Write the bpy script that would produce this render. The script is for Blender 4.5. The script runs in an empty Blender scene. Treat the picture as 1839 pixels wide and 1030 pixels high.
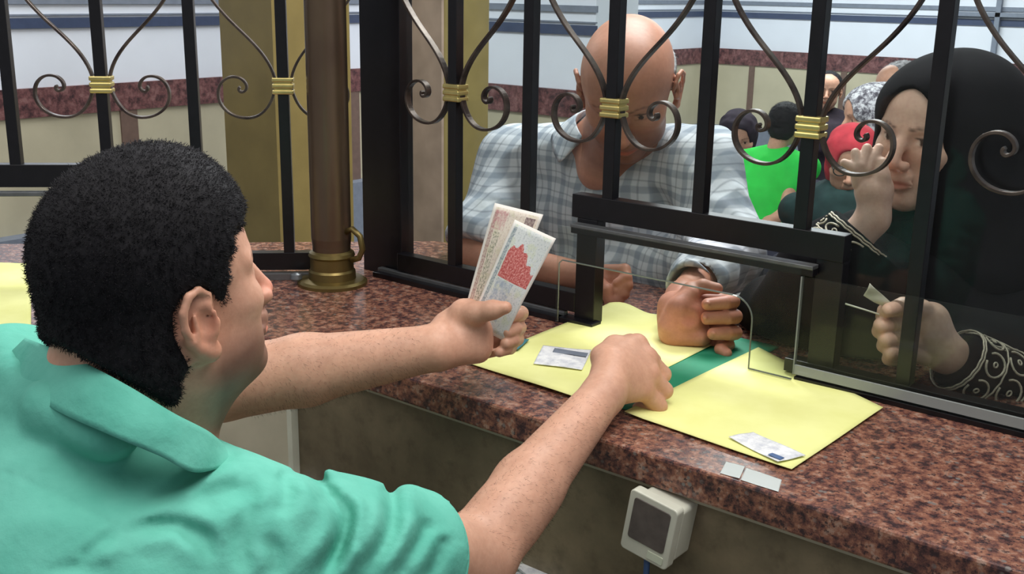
import bpy, math, random
import numpy as np
from mathutils import Vector, Matrix
sc = bpy.context.scene
col = sc.collection
rng = np.random.default_rng(7)
random.seed(7)

# ---------------------------------------------------------------- camera
FPX, CX, CY = 1964.0, 919.5, 515.0
CAM = np.array([1.512, -1.442, 1.5])
AX = np.array([[0.77599723, 0.17878506, -0.6048671],      # world X, Y, Z seen in camera axes (right, down, forward)
               [0.63051487, -0.19447304, 0.75141948],
               [0.01671223, -0.96447713, -0.26363717]])
cam_d = bpy.data.cameras.new('camera')
cam_d.sensor_width = 36.0
cam_d.lens = 36.0 * FPX / 1839.0
cam_d.clip_start = 0.05
cam = bpy.data.objects.new('camera', cam_d); col.objects.link(cam)
m = Matrix.Identity(4)
for i in range(3):
    m[i][0] = AX[i, 0]; m[i][1] = -AX[i, 1]; m[i][2] = -AX[i, 2]; m[i][3] = CAM[i]
cam.matrix_world = m
sc.camera = cam

# ---------------------------------------------------------------- world, lights, exposure
sc.view_settings.view_transform = 'Standard'
sc.view_settings.look = 'None'
sc.view_settings.gamma = 1.0
sc.view_settings.use_curve_mapping = False
sc.view_settings.exposure = 0.0
w = bpy.data.worlds.new('world'); sc.world = w; w.use_nodes = True
w.node_tree.nodes['Background'].inputs[0].default_value = (0.86, 0.92, 1.0, 1)
w.node_tree.nodes['Background'].inputs[1].default_value = 0.27

def area(name, loc, size, energy, color=(1, 1, 1), aim=None, sy=None):
    d = bpy.data.lights.new(name, 'AREA'); d.energy = energy; d.size = size; d.color = color
    if sy: d.shape = 'RECTANGLE'; d.size_y = sy
    o = bpy.data.objects.new(name, d); col.objects.link(o); o.location = loc
    if aim is not None:
        o.rotation_euler = (Vector(aim) - Vector(loc)).to_track_quat('-Z', 'Y').to_euler()
    return o
area('ceiling_lamp_clerk', (1.35, -0.5, 2.75), 1.1, 33, (1.0, 0.97, 0.93), aim=(0.75, -0.5, 0.9), sy=1.4)
area('fill_light_clerk_back', (0.1, -1.7, 2.7), 1.4, 13, (1.0, 0.98, 0.95), aim=(0.5, -0.9, 1.0), sy=1.2)  # unseen fill light, added to brighten the clerk's back and shoulders
area('ceiling_lamp_hall', (0.2, 1.1, 2.9), 1.2, 70, (0.95, 0.98, 1.0), aim=(0.3, 0.6, 0.9), sy=0.6)
area('ceiling_lamp_hall_far', (-1.2, 4.9, 2.9), 2.4, 150, (0.95, 0.98, 1.0), aim=(-1.2, 5.0, 0), sy=0.8)
area('ceiling_lamp_hall_side', (-2.3, 1.2, 2.9), 0.8, 46, (0.95, 0.98, 1.0), aim=(-2.8, 1.3, 0), sy=1.6)

# ---------------------------------------------------------------- placing helpers
def AT(px, py, d):
    """world point that lies at distance d (along the view axis) on the sight line of a photo pixel"""
    r = np.array([px - CX, py - CY, FPX])
    return CAM + (AX @ r) * d / FPX
def ONZ(px, py, z=0.95):
    wv = AX @ np.array([px - CX, py - CY, FPX]); return CAM + wv * ((z - CAM[2]) / wv[2])
def ONY(px, py, y):
    wv = AX @ np.array([px - CX, py - CY, FPX]); return CAM + wv * ((y - CAM[1]) / wv[1])

# ---------------------------------------------------------------- materials
MATS = {}
class NT:
    def __init__(s, name):
        s.m = bpy.data.materials.new(name); s.m.use_nodes = True
        s.t = s.m.node_tree; s.b = s.t.nodes['Principled BSDF']; s.out = s.t.nodes['Material Output']
        MATS[name] = s.m
    def n(s, typ, **kw):
        nd = s.t.nodes.new(typ)
        for k, v in kw.items():
            if k.startswith('i_'):
                key = k[2:].replace('_', ' ')
                nd.inputs[int(key) if key.isdigit() else key].default_value = v
            else: setattr(nd, k, v)
        return nd
    def l(s, a, b): s.t.links.new(a, b)
    def coord(s, which='Object', scale=None, rot=None):
        tc = s.n('ShaderNodeTexCoord')
        mp = s.n('ShaderNodeMapping')
        if scale: mp.inputs['Scale'].default_value = scale
        if rot: mp.inputs['Rotation'].default_value = rot
        s.l(tc.outputs[which], mp.inputs['Vector']); return mp.outputs[0]
    def noise(s, v, scale, detail=4, rough=0.55):
        nd = s.n('ShaderNodeTexNoise'); nd.inputs['Scale'].default_value = scale
        nd.inputs['Detail'].default_value = detail; nd.inputs['Roughness'].default_value = rough
        s.l(v, nd.inputs['Vector']); return nd.outputs['Fac']
    def ramp(s, f, stops, interp='LINEAR'):
        r = s.n('ShaderNodeValToRGB'); r.color_ramp.interpolation = interp
        el = r.color_ramp.elements
        while len(el) < len(stops): el.new(0.5)
        for e, (p, c) in zip(el, stops):
            e.position = p; e.color = (*c, 1) if len(c) == 3 else c
        s.l(f, r.inputs['Fac']); return r.outputs['Color']
    def mix(s, a, b, f, mode='MIX'):
        x = s.n('ShaderNodeMix', data_type='RGBA', blend_type=mode)
        for val, sock in ((f, x.inputs[0]), (a, x.inputs[6]), (b, x.inputs[7])):
            if isinstance(val, (int, float)): sock.default_value = val
            elif isinstance(val, tuple): sock.default_value = (*val, 1)
            else: s.l(val, sock)
        return x.outputs[2]
    def bump(s, h, strength=0.3, dist=0.002):
        b = s.n('ShaderNodeBump'); b.inputs['Strength'].default_value = strength; b.inputs['Distance'].default_value = dist
        s.l(h, b.inputs['Height']); s.l(b.outputs[0], s.b.inputs['Normal'])
    def base(s, c):
        if isinstance(c, tuple): s.b.inputs['Base Color'].default_value = (*c, 1)
        else: s.l(c, s.b.inputs['Base Color'])
    def set(s, rough=0.6, metal=0.0, spec=0.5):
        s.b.inputs['Roughness'].default_value = rough; s.b.inputs['Metallic'].default_value = metal
        s.b.inputs['Specular IOR Level'].default_value = spec; return s
def srgb(r, g, b):
    return tuple(((c / 255) / 12.92 if c / 255 <= 0.04045 else ((c / 255 + 0.055) / 1.055) ** 2.4) for c in (r, g, b))
def simple(name, c, rough=0.6, metal=0.0, var=0.12, scale=30, spec=0.5, bump=0.0):
    t = NT(name).set(rough, metal, spec)
    v = t.coord()
    f = t.noise(v, scale)
    a = tuple(x * (1 - var) for x in c); b = tuple(min(1, x * (1 + var)) for x in c)
    t.base(t.ramp(f, [(0.3, a), (0.7, b)]))
    if bump: t.bump(f, bump)
    return t.m

def granite():
    t = NT('red_granite').set(0.22, 0, 0.5)
    v = t.coord()
    n1 = t.noise(v, 62, 5, 0.7); n2 = t.noise(v, 150, 4, 0.7); n3 = t.noise(v, 26, 3, 0.6)
    c = t.ramp(n1, [(0.36, srgb(56, 40, 42)), (0.46, srgb(108, 70, 62)), (0.55, srgb(148, 100, 80)), (0.66, srgb(168, 138, 122))])
    dk = t.ramp(n2, [(0.38, (.9, .9, .9)), (0.47, (0, 0, 0))])
    c = t.mix(c, srgb(52, 40, 44), dk)
    vo = t.n('ShaderNodeTexVoronoi'); vo.inputs['Scale'].default_value = 85; t.l(v, vo.inputs['Vector'])
    sp = t.ramp(vo.outputs['Distance'], [(0.18, (1, 1, 1)), (0.3, (0, 0, 0))])
    g2 = t.ramp(n3, [(0.45, (0, 0, 0)), (0.6, (1, 1, 1))])
    f = t.mix((0.0, 0.0, 0.0), sp, g2)
    c = t.mix(c, srgb(120, 112, 108), f)
    t.base(c); return t.m
granite()
def darkgranite():
    t = NT('granite_band').set(0.35)
    v = t.coord(); n1 = t.noise(v, 26, 5, 0.75)
    t.base(t.ramp(n1, [(0.38, srgb(62, 40, 44)), (0.52, srgb(112, 72, 72)), (0.66, srgb(140, 102, 100))])); return t.m
darkgranite()
def panelmat():
    t = NT('worn_beige_panel').set(0.5)
    v = t.coord(); n1 = t.noise(v, 5, 6, 0.65); n2 = t.noise(v, 34, 4, 0.6)
    c = t.ramp(n1, [(0.3, srgb(92, 82, 64)), (0.5, srgb(118, 106, 84)), (0.72, srgb(144, 128, 102))])
    c = t.mix(c, srgb(78, 66, 50), t.ramp(n2, [(0.5, (0, 0, 0)), (0.75, (0.6, 0.6, 0.6))]))
    t.base(c); return t.m
panelmat()
simple('pale_panel', srgb(182, 174, 154), 0.5, var=0.15, scale=8)
simple('wall_white', srgb(226, 231, 240), 0.7, var=0.03, scale=4)
simple('stripe_blue', srgb(58, 70, 98), 0.5, var=0.1)
simple('stripe_grey', srgb(120, 128, 142), 0.5, var=0.1)
simple('panel_beige', srgb(190, 182, 156), 0.5, var=0.08, scale=5)
simple('divider_brown', srgb(110, 88, 78), 0.5)
simple('floor_tile', srgb(128, 126, 124), 0.35, var=0.1, scale=3)
simple('ceiling_white', srgb(225, 225, 220), 0.8, var=0.02)
simple('gold_marble', srgb(142, 124, 74), 0.35, var=0.14, scale=6)
simple('pink_marble', srgb(176, 152, 136), 0.35, var=0.22, scale=7)
simple('black_iron', srgb(15, 13, 17), 0.32, 0.0, var=0.3, scale=60, spec=0.45)
def scrollmat():
    t = NT('scroll_iron').set(0.33, 0.7)
    v = t.coord(); n1 = t.noise(v, 24, 4, 0.6)
    t.base(t.ramp(n1, [(0.35, srgb(62, 52, 50)), (0.65, srgb(104, 92, 84))])); return t.m
scrollmat()
simple('brass', srgb(214, 196, 128), 0.3, 0.85, var=0.15)
simple('brass_dark', srgb(120, 104, 62), 0.4, 0.8, var=0.15)
def bronze():
    t = NT('bronze_column').set(0.34, 0.75)
    v = t.coord(scale=(1, 1, 0.6)); n1 = t.noise(v, 9, 3, 0.5)
    t.base(t.ramp(n1, [(0.3, srgb(96, 78, 66)), (0.7, srgb(118, 100, 80))])); return t.m
bronze()
simple('aluminium_track', srgb(120, 122, 124), 0.35, 0.7, var=0.2)
simple('white_plastic', srgb(206, 206, 190), 0.4, var=0.05)
simple('grey_plastic', srgb(92, 84, 80), 0.5, var=0.2, scale=60)
simple('label_paper', srgb(206, 212, 190), 0.7, var=0.05)
simple('blue_plastic', srgb(62, 92, 140), 0.4)
simple('black_rubber', srgb(24, 22, 22), 0.6)
simple('green_card', srgb(18, 128, 92), 0.6, var=0.06)
simple('teal_card', srgb(60, 120, 130), 0.6)
simple('hair_black', (0.012, 0.011, 0.013), 0.75, var=0.4, scale=200, spec=0.25)
simple('hair_grey', srgb(150, 148, 150), 0.7, var=0.5, scale=90)
simple('fabric_black', (0.006, 0.005, 0.0065), 0.9, var=0.3, scale=20, spec=0.1, bump=0.3)
simple('fabric_teal_dark', srgb(30, 48, 48), 0.85, spec=0.2, var=0.3)
simple('fabric_dark', srgb(38, 30, 40), 0.85, spec=0.2, var=0.3)
simple('fabric_green', srgb(56, 214, 84), 0.85, spec=0.2, var=0.08, bump=0.3)
simple('fabric_red', srgb(176, 56, 66), 0.85, spec=0.2, var=0.2)
simple('fabric_grey', srgb(120, 118, 124), 0.85, spec=0.2, var=0.2)
simple('trouser_dark', srgb(36, 38, 48), 0.85, spec=0.2)
simple('embroidery_thread', srgb(214, 200, 178), 0.5, 0.1, var=0.25, scale=300)
simple('button', srgb(216, 214, 206), 0.3)
def patterned():
    t = NT('fabric_patterned').set(0.85, 0, 0.2)
    v = t.coord(); n1 = t.noise(v, 38, 5, 0.8)
    t.base(t.ramp(n1, [(0.42, srgb(84, 80, 88)), (0.5, srgb(150, 148, 156)), (0.58, srgb(222, 222, 226))])); return t.m
patterned()
def paperyellow():
    t = NT('yellow_paper').set(0.75, 0, 0.3)
    v = t.coord(); n1 = t.noise(v, 9, 4, 0.6)
    t.base(t.ramp(n1, [(0.3, srgb(226, 226, 142)), (0.7, srgb(240, 240, 166))])); t.bump(n1, 0.15, 0.004); return t.m
paperyellow()
def tealshirt():
    t = NT('teal_cotton').set(0.8, 0, 0.2)
    v = t.coord(); n1 = t.noise(v, 10, 5, 0.6); n2 = t.noise(v, 520, 2, 0.5)
    t.base(t.ramp(n1, [(0.3, srgb(90, 174, 154)), (0.7, srgb(114, 196, 176))]))
    n3 = t.noise(v, 24, 3, 0.55)
    w1 = t.n('ShaderNodeMath', operation='MULTIPLY_ADD'); w1.inputs[1].default_value = 0.06; t.l(n2, w1.inputs[0]); t.l(n3, w1.inputs[2])
    t.bump(w1.outputs[0], 0.55, 0.006); return t.m
tealshirt()
def plaid():
    t = NT('plaid_cotton').set(0.8, 0, 0.2)
    v = t.coord(rot=(0, 0, 0.35))
    sep = t.n('ShaderNodeSeparateXYZ'); 
    nz = t.n('ShaderNodeTexNoise'); nz.inputs['Scale'].default_value = 7; t.l(v, nz.inputs['Vector'])
    ad = t.n('ShaderNodeVectorMath', operation='MULTIPLY_ADD'); ad.inputs[1].default_value = (0.03, 0.03, 0.03)
    t.l(nz.outputs['Color'], ad.inputs[0]); t.l(v, ad.inputs[2]); t.l(ad.outputs[0], sep.inputs[0])
    def stripes(sock, scale, lo, hi, ph=0.0):
        mu = t.n('ShaderNodeMath', operation='MULTIPLY_ADD'); mu.inputs[1].default_value = scale; mu.inputs[2].default_value = ph; t.l(sock, mu.inputs[0])
        fr = t.n('ShaderNodeMath', operation='FRACT'); t.l(mu.outputs[0], fr.inputs[0])
        return t.ramp(fr.outputs[0], [(0.0, (0, 0, 0)), (lo, (0, 0, 0)), (lo + 0.06, (1, 1, 1)), (hi, (1, 1, 1)), (min(hi + 0.06, 1), (0, 0, 0))])
    base = srgb(206, 209, 214)
    c = t.mix(base, srgb(112, 126, 142), t.mix((0, 0, 0), stripes(sep.outputs[0], 24, 0.1, 0.45), 0.5))
    c = t.mix(c, srgb(96, 110, 126), t.mix((0, 0, 0), stripes(sep.outputs[2], 24, 0.1, 0.42), 0.42))
    c = t.mix(c, srgb(64, 70, 82), t.mix((0, 0, 0), stripes(sep.outputs[0], 24, 0.68, 0.74), 0.4))
    c = t.mix(c, srgb(64, 70, 82), t.mix((0, 0, 0), stripes(sep.outputs[2], 24, 0.66, 0.72), 0.4))
    t.base(c)
    t.bump(t.noise(v, 22, 3), 0.5, 0.005); return t.m
plaid()
def skin(name, base, rough=0.5):
    t = NT(name).set(rough, 0, 0.45)
    v = t.coord(); n1 = t.noise(v, 22, 4, 0.6); n2 = t.noise(v, 260, 3, 0.6)
    c = t.ramp(n1, [(0.3, tuple(x * 0.88 for x in base)), (0.7, tuple(min(1, x * 1.08) for x in base))])
    at = t.n('ShaderNodeAttribute'); at.attribute_name = 'Col'
    c = t.mix(c, at.outputs['Color'], 1.0, 'MULTIPLY')
    c = t.mix(c, t.ramp(t.noise(v, 110, 4, 0.7), [(0.3, (.84, .78, .76)), (0.7, (1.0, 1.0, 1.0))]), 0.8, 'MULTIPLY')
    t.base(c); t.bump(n2, 0.16, 0.001)
    t.b.inputs['Subsurface Weight'].default_value = 0.12
    t.b.inputs['Subsurface Radius'].default_value = (0.02, 0.008, 0.005)
    t.b.inputs['Subsurface Scale'].default_value = 0.3
    return t.m
skin('skin_tan', srgb(214, 164, 138)); skin('skin_brown', srgb(196, 136, 110)); skin('skin_pale', srgb(224, 184, 162))
def glassmat(name, tint=(0.93, 0.96, 0.95), haze=0.04, spec=1.0, ior=1.3):
    t = NT(name)
    tr = t.n('ShaderNodeBsdfTransparent'); tr.inputs[0].default_value = (*tint, 1)
    gl = t.n('ShaderNodeBsdfGlossy'); gl.inputs['Roughness'].default_value = 0.02
    df = t.n('ShaderNodeBsdfDiffuse'); df.inputs[0].default_value = (0.75, 0.8, 0.78, 1)
    fr = t.n('ShaderNodeFresnel'); fr.inputs[0].default_value = ior
    m1 = t.n('ShaderNodeMixShader'); m1.inputs[0].default_value = haze
    t.l(tr.outputs[0], m1.inputs[1]); t.l(df.outputs[0], m1.inputs[2])
    m2 = t.n('ShaderNodeMixShader'); t.l(fr.outputs[0], m2.inputs[0]); t.l(m1.outputs[0], m2.inputs[1]); t.l(gl.outputs[0], m2.inputs[2])
    t.l(m2.outputs[0], t.out.inputs[0]); return t.m
glassmat('window_glass', haze=0.008, ior=1.22); glassmat('acrylic', (0.95, 0.97, 0.95), 0.008, ior=1.16); glassmat('acrylic_edge', (0.5, 0.52, 0.5), 0.35)
glassmat('clear_tape', (0.97, 0.97, 0.97), 0.8, ior=1.5)
M = MATS

# ---------------------------------------------------------------- mesh helpers
def tag(o, label=None, cat=None, group=None, kind=None):
    if label: o['label'] = label
    if cat: o['category'] = cat
    if group: o['group'] = group
    if kind: o['kind'] = kind
    return o
def parent(o, p):
    if p is not None:
        o.parent = p
        o.matrix_parent_inverse = Matrix.Translation(-Vector(p.location))
def empty(name, loc, label, cat, group=None):
    o = bpy.data.objects.new(name, None); col.objects.link(o); o.location = loc; o.empty_display_size = 0.05
    return tag(o, label, cat, group)
def meshobj(name, V, F, mat, par=None, smooth=False, colors=None):
    me = bpy.data.meshes.new(name)
    V = np.asarray(V, dtype=np.float32)
    if isinstance(F, np.ndarray):
        k = F.shape[1]
        me.vertices.add(len(V)); me.vertices.foreach_set('co', V.ravel())
        me.loops.add(F.size); me.loops.foreach_set('vertex_index', F.ravel().astype(np.int32))
        me.polygons.add(len(F)); me.polygons.foreach_set('loop_start', (np.arange(len(F)) * k).astype(np.int32))
        try: me.polygons.foreach_set('loop_total', np.full(len(F), k, dtype=np.int32))
        except Exception: pass
        me.update(calc_edges=True); me.validate()
    else:
        me.from_pydata([tuple(map(float, v)) for v in V], [], F); me.update()
    if smooth: me.polygons.foreach_set('use_smooth', [True] * len(me.polygons))
    if isinstance(mat, (list, tuple)):
        for q in mat: me.materials.append(q)
    else: me.materials.append(mat)
    if colors is not None:
        a = me.color_attributes.new('Col', 'FLOAT_COLOR', 'POINT')
        cc = np.ones((len(V), 4), dtype=np.float32); cc[:, :3] = colors; a.data.foreach_set('color', cc.ravel())
    o = bpy.data.objects.new(name, me); col.objects.link(o); parent(o, par)
    return o
class MB:
    def __init__(s): s.V = []; s.F = []
    def add(s, V, F):
        n = len(s.V); s.V += [tuple(map(float, v)) for v in V]; s.F += [tuple(i + n for i in f) for f in F]; return s
    def box(s, lo, hi, R=None, c=None):
        x0, y0, z0 = lo; x1, y1, z1 = hi
        V = [(x0, y0, z0), (x1, y0, z0), (x1, y1, z0), (x0, y1, z0), (x0, y0, z1), (x1, y0, z1), (x1, y1, z1), (x0, y1, z1)]
        if R is not None: V = [tuple(np.asarray(R) @ np.array(v) + (np.array(c) if c is not None else 0)) for v in V]
        return s.add(V, [(0, 3, 2, 1), (4, 5, 6, 7), (0, 1, 5, 4), (1, 2, 6, 5), (2, 3, 7, 6), (3, 0, 4, 7)])
    def prism(s, pts, z0, z1):
        n = len(pts)
        V = [(p[0], p[1], z0) for p in pts] + [(p[0], p[1], z1) for p in pts]
        F = [tuple(range(n))[::-1], tuple(range(n, 2 * n))] + [(i, (i + 1) % n, n + (i + 1) % n, n + i) for i in range(n)]
        return s.add(V, F)
    def sweep(s, pts, prof, up=None, closed=False, scale=None):
        """sweep a 2-D profile (list of (side, up)) along 3-D points"""
        P = np.array(pts, float); n = len(P); k = len(prof)
        T = np.gradient(P, axis=0) if not closed else (np.roll(P, -1, 0) - np.roll(P, 1, 0))
        T /= np.linalg.norm(T, axis=1)[:, None] + 1e-12
        V = []; upv = None
        for i in range(n):
            if up is not None: b = np.array(up, float)
            else:
                b = upv if upv is not None else (np.array([0, 0, 1.]) if abs(T[i][2]) < 0.9 else np.array([1., 0, 0]))
            a = np.cross(b, T[i]); a /= np.linalg.norm(a) + 1e-12
            b2 = np.cross(T[i], a); upv = b2
            sc_ = 1 if scale is None else scale[i]
            for (u, v) in prof: V.append(P[i] + a * u * sc_ + b2 * v * sc_)
        F = []
        for i in range(n if closed else n - 1):
            j = (i + 1) % n
            for q in range(k):
                r = (q + 1) % k; F.append((i * k + q, i * k + r, j * k + r, j * k + q))
        if not closed: F += [tuple(range(k))[::-1], tuple(range((n - 1) * k, n * k))]
        return s.add(V, F)
    def tube(s, pts, r, k=10, closed=False, scale=None):
        return s.sweep(pts, [(r * math.cos(2 * math.pi * i / k), r * math.sin(2 * math.pi * i / k)) for i in range(k)], closed=closed, scale=scale)
    def lathe(s, c, prof, k=40):
        V = []; F = []
        def ring(r, z):
            for i in range(k):
                a = 2 * math.pi * i / k; V.append((c[0] + r * math.cos(a), c[1] + r * math.sin(a), c[2] + z))
            return len(V) - k
        for j in range(len(prof) - 1):
            A = ring(*prof[j]); B = ring(*prof[j + 1])
            for i in range(k):
                q = (i + 1) % k; F.append((A + i, A + q, B + q, B + i))
        A = ring(*prof[0]); B = ring(*prof[-1]); F += [tuple(range(A, A + k))[::-1], tuple(range(B, B + k))]
        return s.add(V, F)
    def build(s, name, mat, par=None, smooth=False, bevel=0):
        o = meshobj(name, s.V, s.F, mat, par, smooth)
        if bevel:
            b = o.modifiers.new('bevel', 'BEVEL'); b.width = bevel; b.segments = 2; b.limit_method = 'ANGLE'
        return o

# ---------------------------------------------------------------- implicit surfaces (bodies, clothes)
class Frame:
    def __init__(s, o, yaw, pitch=0, roll=0, sc_=1.0):
        cy, sy = math.cos(yaw), math.sin(yaw); cp, sp = math.cos(pitch), math.sin(pitch); cr, sr = math.cos(roll), math.sin(roll)
        Rz = np.array([[cy, -sy, 0], [sy, cy, 0], [0, 0, 1]]); Ry = np.array([[cp, 0, sp], [0, 1, 0], [-sp, 0, cp]]); Rx = np.array([[1, 0, 0], [0, cr, -sr], [0, sr, cr]])
        s.R = Rz @ Ry @ Rx; s.o = np.array(o, float); s.s = sc_
    def p(s, *v):
        v = v[0] if len(v) == 1 else v
        return s.o + s.R @ (np.array(v, float) * s.s)
    def inv(s, P): return ((P - s.o) @ s.R) / s.s
class SDF:
    def __init__(s, lo, hi, h):
        s.lo = np.array(lo, float); s.h = h
        s.n = np.ceil((np.array(hi) - s.lo) / h).astype(int) + 1
        s.D = np.full(s.n, 0.5, dtype=np.float32)
    def _blk(s, lo, hi):
        a = np.clip(np.floor((np.array(lo) - s.lo) / s.h).astype(int), 0, s.n); b = np.clip(np.ceil((np.array(hi) - s.lo) / s.h).astype(int) + 1, 0, s.n)
        if np.any(b <= a): return None
        g = [(s.lo[i] + np.arange(a[i], b[i]) * s.h).astype(np.float32) for i in range(3)]
        return (slice(a[0], b[0]), slice(a[1], b[1]), slice(a[2], b[2])), g[0][:, None, None], g[1][None, :, None], g[2][None, None, :]
    def _op(s, sl, d, k, sub):
        D = s.D[sl]
        if not sub:
            h = np.clip(0.5 + 0.5 * (D - d) / k, 0, 1); s.D[sl] = D + (d - D) * h - k * h * (1 - h)
        else:
            d = -d; h = np.clip(0.5 - 0.5 * (D - d) / k, 0, 1); s.D[sl] = D + (d - D) * h + k * h * (1 - h)
    def cap(s, a, b, ra, rb=None, k=0.01, sub=False):
        rb = ra if rb is None else rb; a = np.array(a, float); b = np.array(b, float); mr = max(ra, rb) + k + 3 * s.h
        q = s._blk(np.minimum(a, b) - mr, np.maximum(a, b) + mr)
        if q is None: return s
        sl, x, y, z = q; ab = b - a; L = float(ab @ ab) + 1e-12
        t = np.clip(((x - a[0]) * ab[0] + (y - a[1]) * ab[1] + (z - a[2]) * ab[2]) / L, 0, 1)
        d = np.sqrt((x - a[0] - t * ab[0]) ** 2 + (y - a[1] - t * ab[1]) ** 2 + (z - a[2] - t * ab[2]) ** 2) - (ra + (rb - ra) * t)
        s._op(sl, d.astype(np.float32), k, sub); return s
    def limb(s, pts, rs, k=0.01, sub=False):
        for i in range(len(pts) - 1): s.cap(pts[i], pts[i + 1], rs[i], rs[i + 1], k, sub)
        return s
    def ell(s, c, r, R=None, k=0.01, sub=False):
        c = np.array(c, float); r = np.array(r, float); mr = r.max() + k + 3 * s.h
        q = s._blk(c - mr, c + mr)
        if q is None: return s
        sl, x, y, z = q; x = x - c[0]; y = y - c[1]; z = z - c[2]
        if R is not None: x, y, z = (R[0, 0] * x + R[1, 0] * y + R[2, 0] * z), (R[0, 1] * x + R[1, 1] * y + R[2, 1] * z), (R[0, 2] * x + R[1, 2] * y + R[2, 2] * z)
        k0 = np.sqrt((x / r[0]) ** 2 + (y / r[1]) ** 2 + (z / r[2]) ** 2); k1 = np.sqrt((x / r[0] ** 2) ** 2 + (y / r[1] ** 2) ** 2 + (z / r[2] ** 2) ** 2)
        s._op(sl, (k0 * (k0 - 1) / (k1 + 1e-9)).astype(np.float32), k, sub); return s
    def fe(s, fr, c, r, k=0.01, sub=False, tilt=None):
        R = fr.R if tilt is None else fr.R @ tilt
        return s.ell(fr.p(c), np.array(r) * fr.s, R, k * fr.s, sub)
    def fc(s, fr, a, b, ra, rb=None, k=0.01, sub=False):
        return s.cap(fr.p(a), fr.p(b), ra * fr.s, (ra if rb is None else rb) * fr.s, k * fr.s, sub)
    def apply(s, fn, band=0.045):
        """fn(D, P) -> D on the band near the surface"""
        m = np.abs(s.D) < band
        idx = np.nonzero(m)
        P = np.stack([s.lo[i] + idx[i] * s.h for i in range(3)], 1)
        s.D[m] = fn(s.D[m], P).astype(np.float32); return s
    def cut(s, p, nrm, k=0.004):
        nrm = np.array(nrm, float); nrm /= np.linalg.norm(nrm); p = np.array(p, float)
        g = [s.lo[i] + np.arange(s.n[i]) * s.h for i in range(3)]
        d = ((g[0] - p[0]) * nrm[0])[:, None, None] + ((g[1] - p[1]) * nrm[1])[None, :, None] + ((g[2] - p[2]) * nrm[2])[None, None, :]
        s.D = np.maximum(s.D, d.astype(np.float32)); return s
    def surf(s, smooth=1):
        D = s.D
        D[0] = D[-1] = 0.5; D[:, 0] = D[:, -1] = 0.5; D[:, :, 0] = D[:, :, -1] = 0.5
        I = D < 0; c = np.zeros(np.array(D.shape) - 1, dtype=np.uint8)
        sl = lambda o, n: slice(o, n - 1 + o)
        for i in (0, 1):
            for j in (0, 1):
                for k in (0, 1): c += I[sl(i, D.shape[0]), sl(j, D.shape[1]), sl(k, D.shape[2])]
        A = (c > 0) & (c < 8); ci = np.array(np.nonzero(A)).T; ids = np.full(A.shape, -1, dtype=np.int32); ids[A] = np.arange(len(ci))
        acc = np.zeros((len(ci), 3)); cnt = np.zeros(len(ci))
        for ax in range(3):
            o1, o2 = [q for q in range(3) if q != ax]
            for i in (0, 1):
                for j in (0, 1):
                    p = ci.copy(); p[:, o1] += i; p[:, o2] += j; q = p.copy(); q[:, ax] += 1
                    d0 = D[p[:, 0], p[:, 1], p[:, 2]]; d1 = D[q[:, 0], q[:, 1], q[:, 2]]; mk = (d0 < 0) != (d1 < 0)
                    t = np.where(mk, d0 / np.where(mk, d0 - d1, 1), 0)
                    v = p.astype(float); v[:, ax] += t; acc[mk] += v[mk]; cnt[mk] += 1
        V = s.lo + acc / cnt[:, None] * s.h
        Q = []
        for ax in range(3):
            o1, o2 = (ax + 1) % 3, (ax + 2) % 3
            a = [slice(None)] * 3; b = [slice(None)] * 3; a[ax] = slice(0, -1); b[ax] = slice(1, None)
            E = I[tuple(a)] != I[tuple(b)]; e = np.array(np.nonzero(E)).T
            e = e[(e[:, o1] > 0) & (e[:, o2] > 0) & (e[:, o1] < D.shape[o1] - 1) & (e[:, o2] < D.shape[o2] - 1)]
            def cell(d1, d2):
                p = e.copy(); p[:, o1] -= d1; p[:, o2] -= d2; return ids[p[:, 0], p[:, 1], p[:, 2]]
            q = np.stack([cell(1, 1), cell(0, 1), cell(0, 0), cell(1, 0)], 1)
            inside = I[e[:, 0], e[:, 1], e[:, 2]]; q[~inside] = q[~inside][:, ::-1]; Q.append(q)
        F = np.concatenate(Q)
        for _ in range(smooth):
            E0 = np.concatenate([F[:, [0, 1]], F[:, [1, 2]], F[:, [2, 3]], F[:, [3, 0]]]); n = len(V)
            cn = np.bincount(E0[:, 0], minlength=n) + np.bincount(E0[:, 1], minlength=n)
            S = np.stack([np.bincount(E0[:, 0], V[E0[:, 1], i], n) + np.bincount(E0[:, 1], V[E0[:, 0], i], n) for i in range(3)], 1)
            V = V * 0.5 + 0.5 * S / np.maximum(cn, 1)[:, None]
        return V, F
def wob(P, f, seed=0, oct_=3):
    """smooth pseudo-noise from warped sines, about -1..1"""
    r = np.random.default_rng(seed); out = 0; a = 1.0; t = 0
    Q = P + 0.03 * np.sin(P[:, [1, 2, 0]] * f * 0.7 + seed)
    for o in range(oct_):
        for _ in range(3):
            d = r.normal(size=3); d /= np.linalg.norm(d); out = out + a * np.sin(Q @ d * f * (2 ** o) * (0.8 + 0.5 * r.random()) + r.random() * 6.28); t += a
        a *= 0.55
    return out / t * 1.8
def merge(parts):
    V = []; F = []; n = 0
    for v, f in parts: V.append(v); F.append(f + n); n += len(v)
    return np.concatenate(V), np.concatenate(F)
def orient_fix(o):
    import bmesh
    bm = bmesh.new(); bm.from_mesh(o.data); bmesh.ops.recalc_face_normals(bm, faces=bm.faces); bm.to_mesh(o.data); bm.free()

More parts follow.
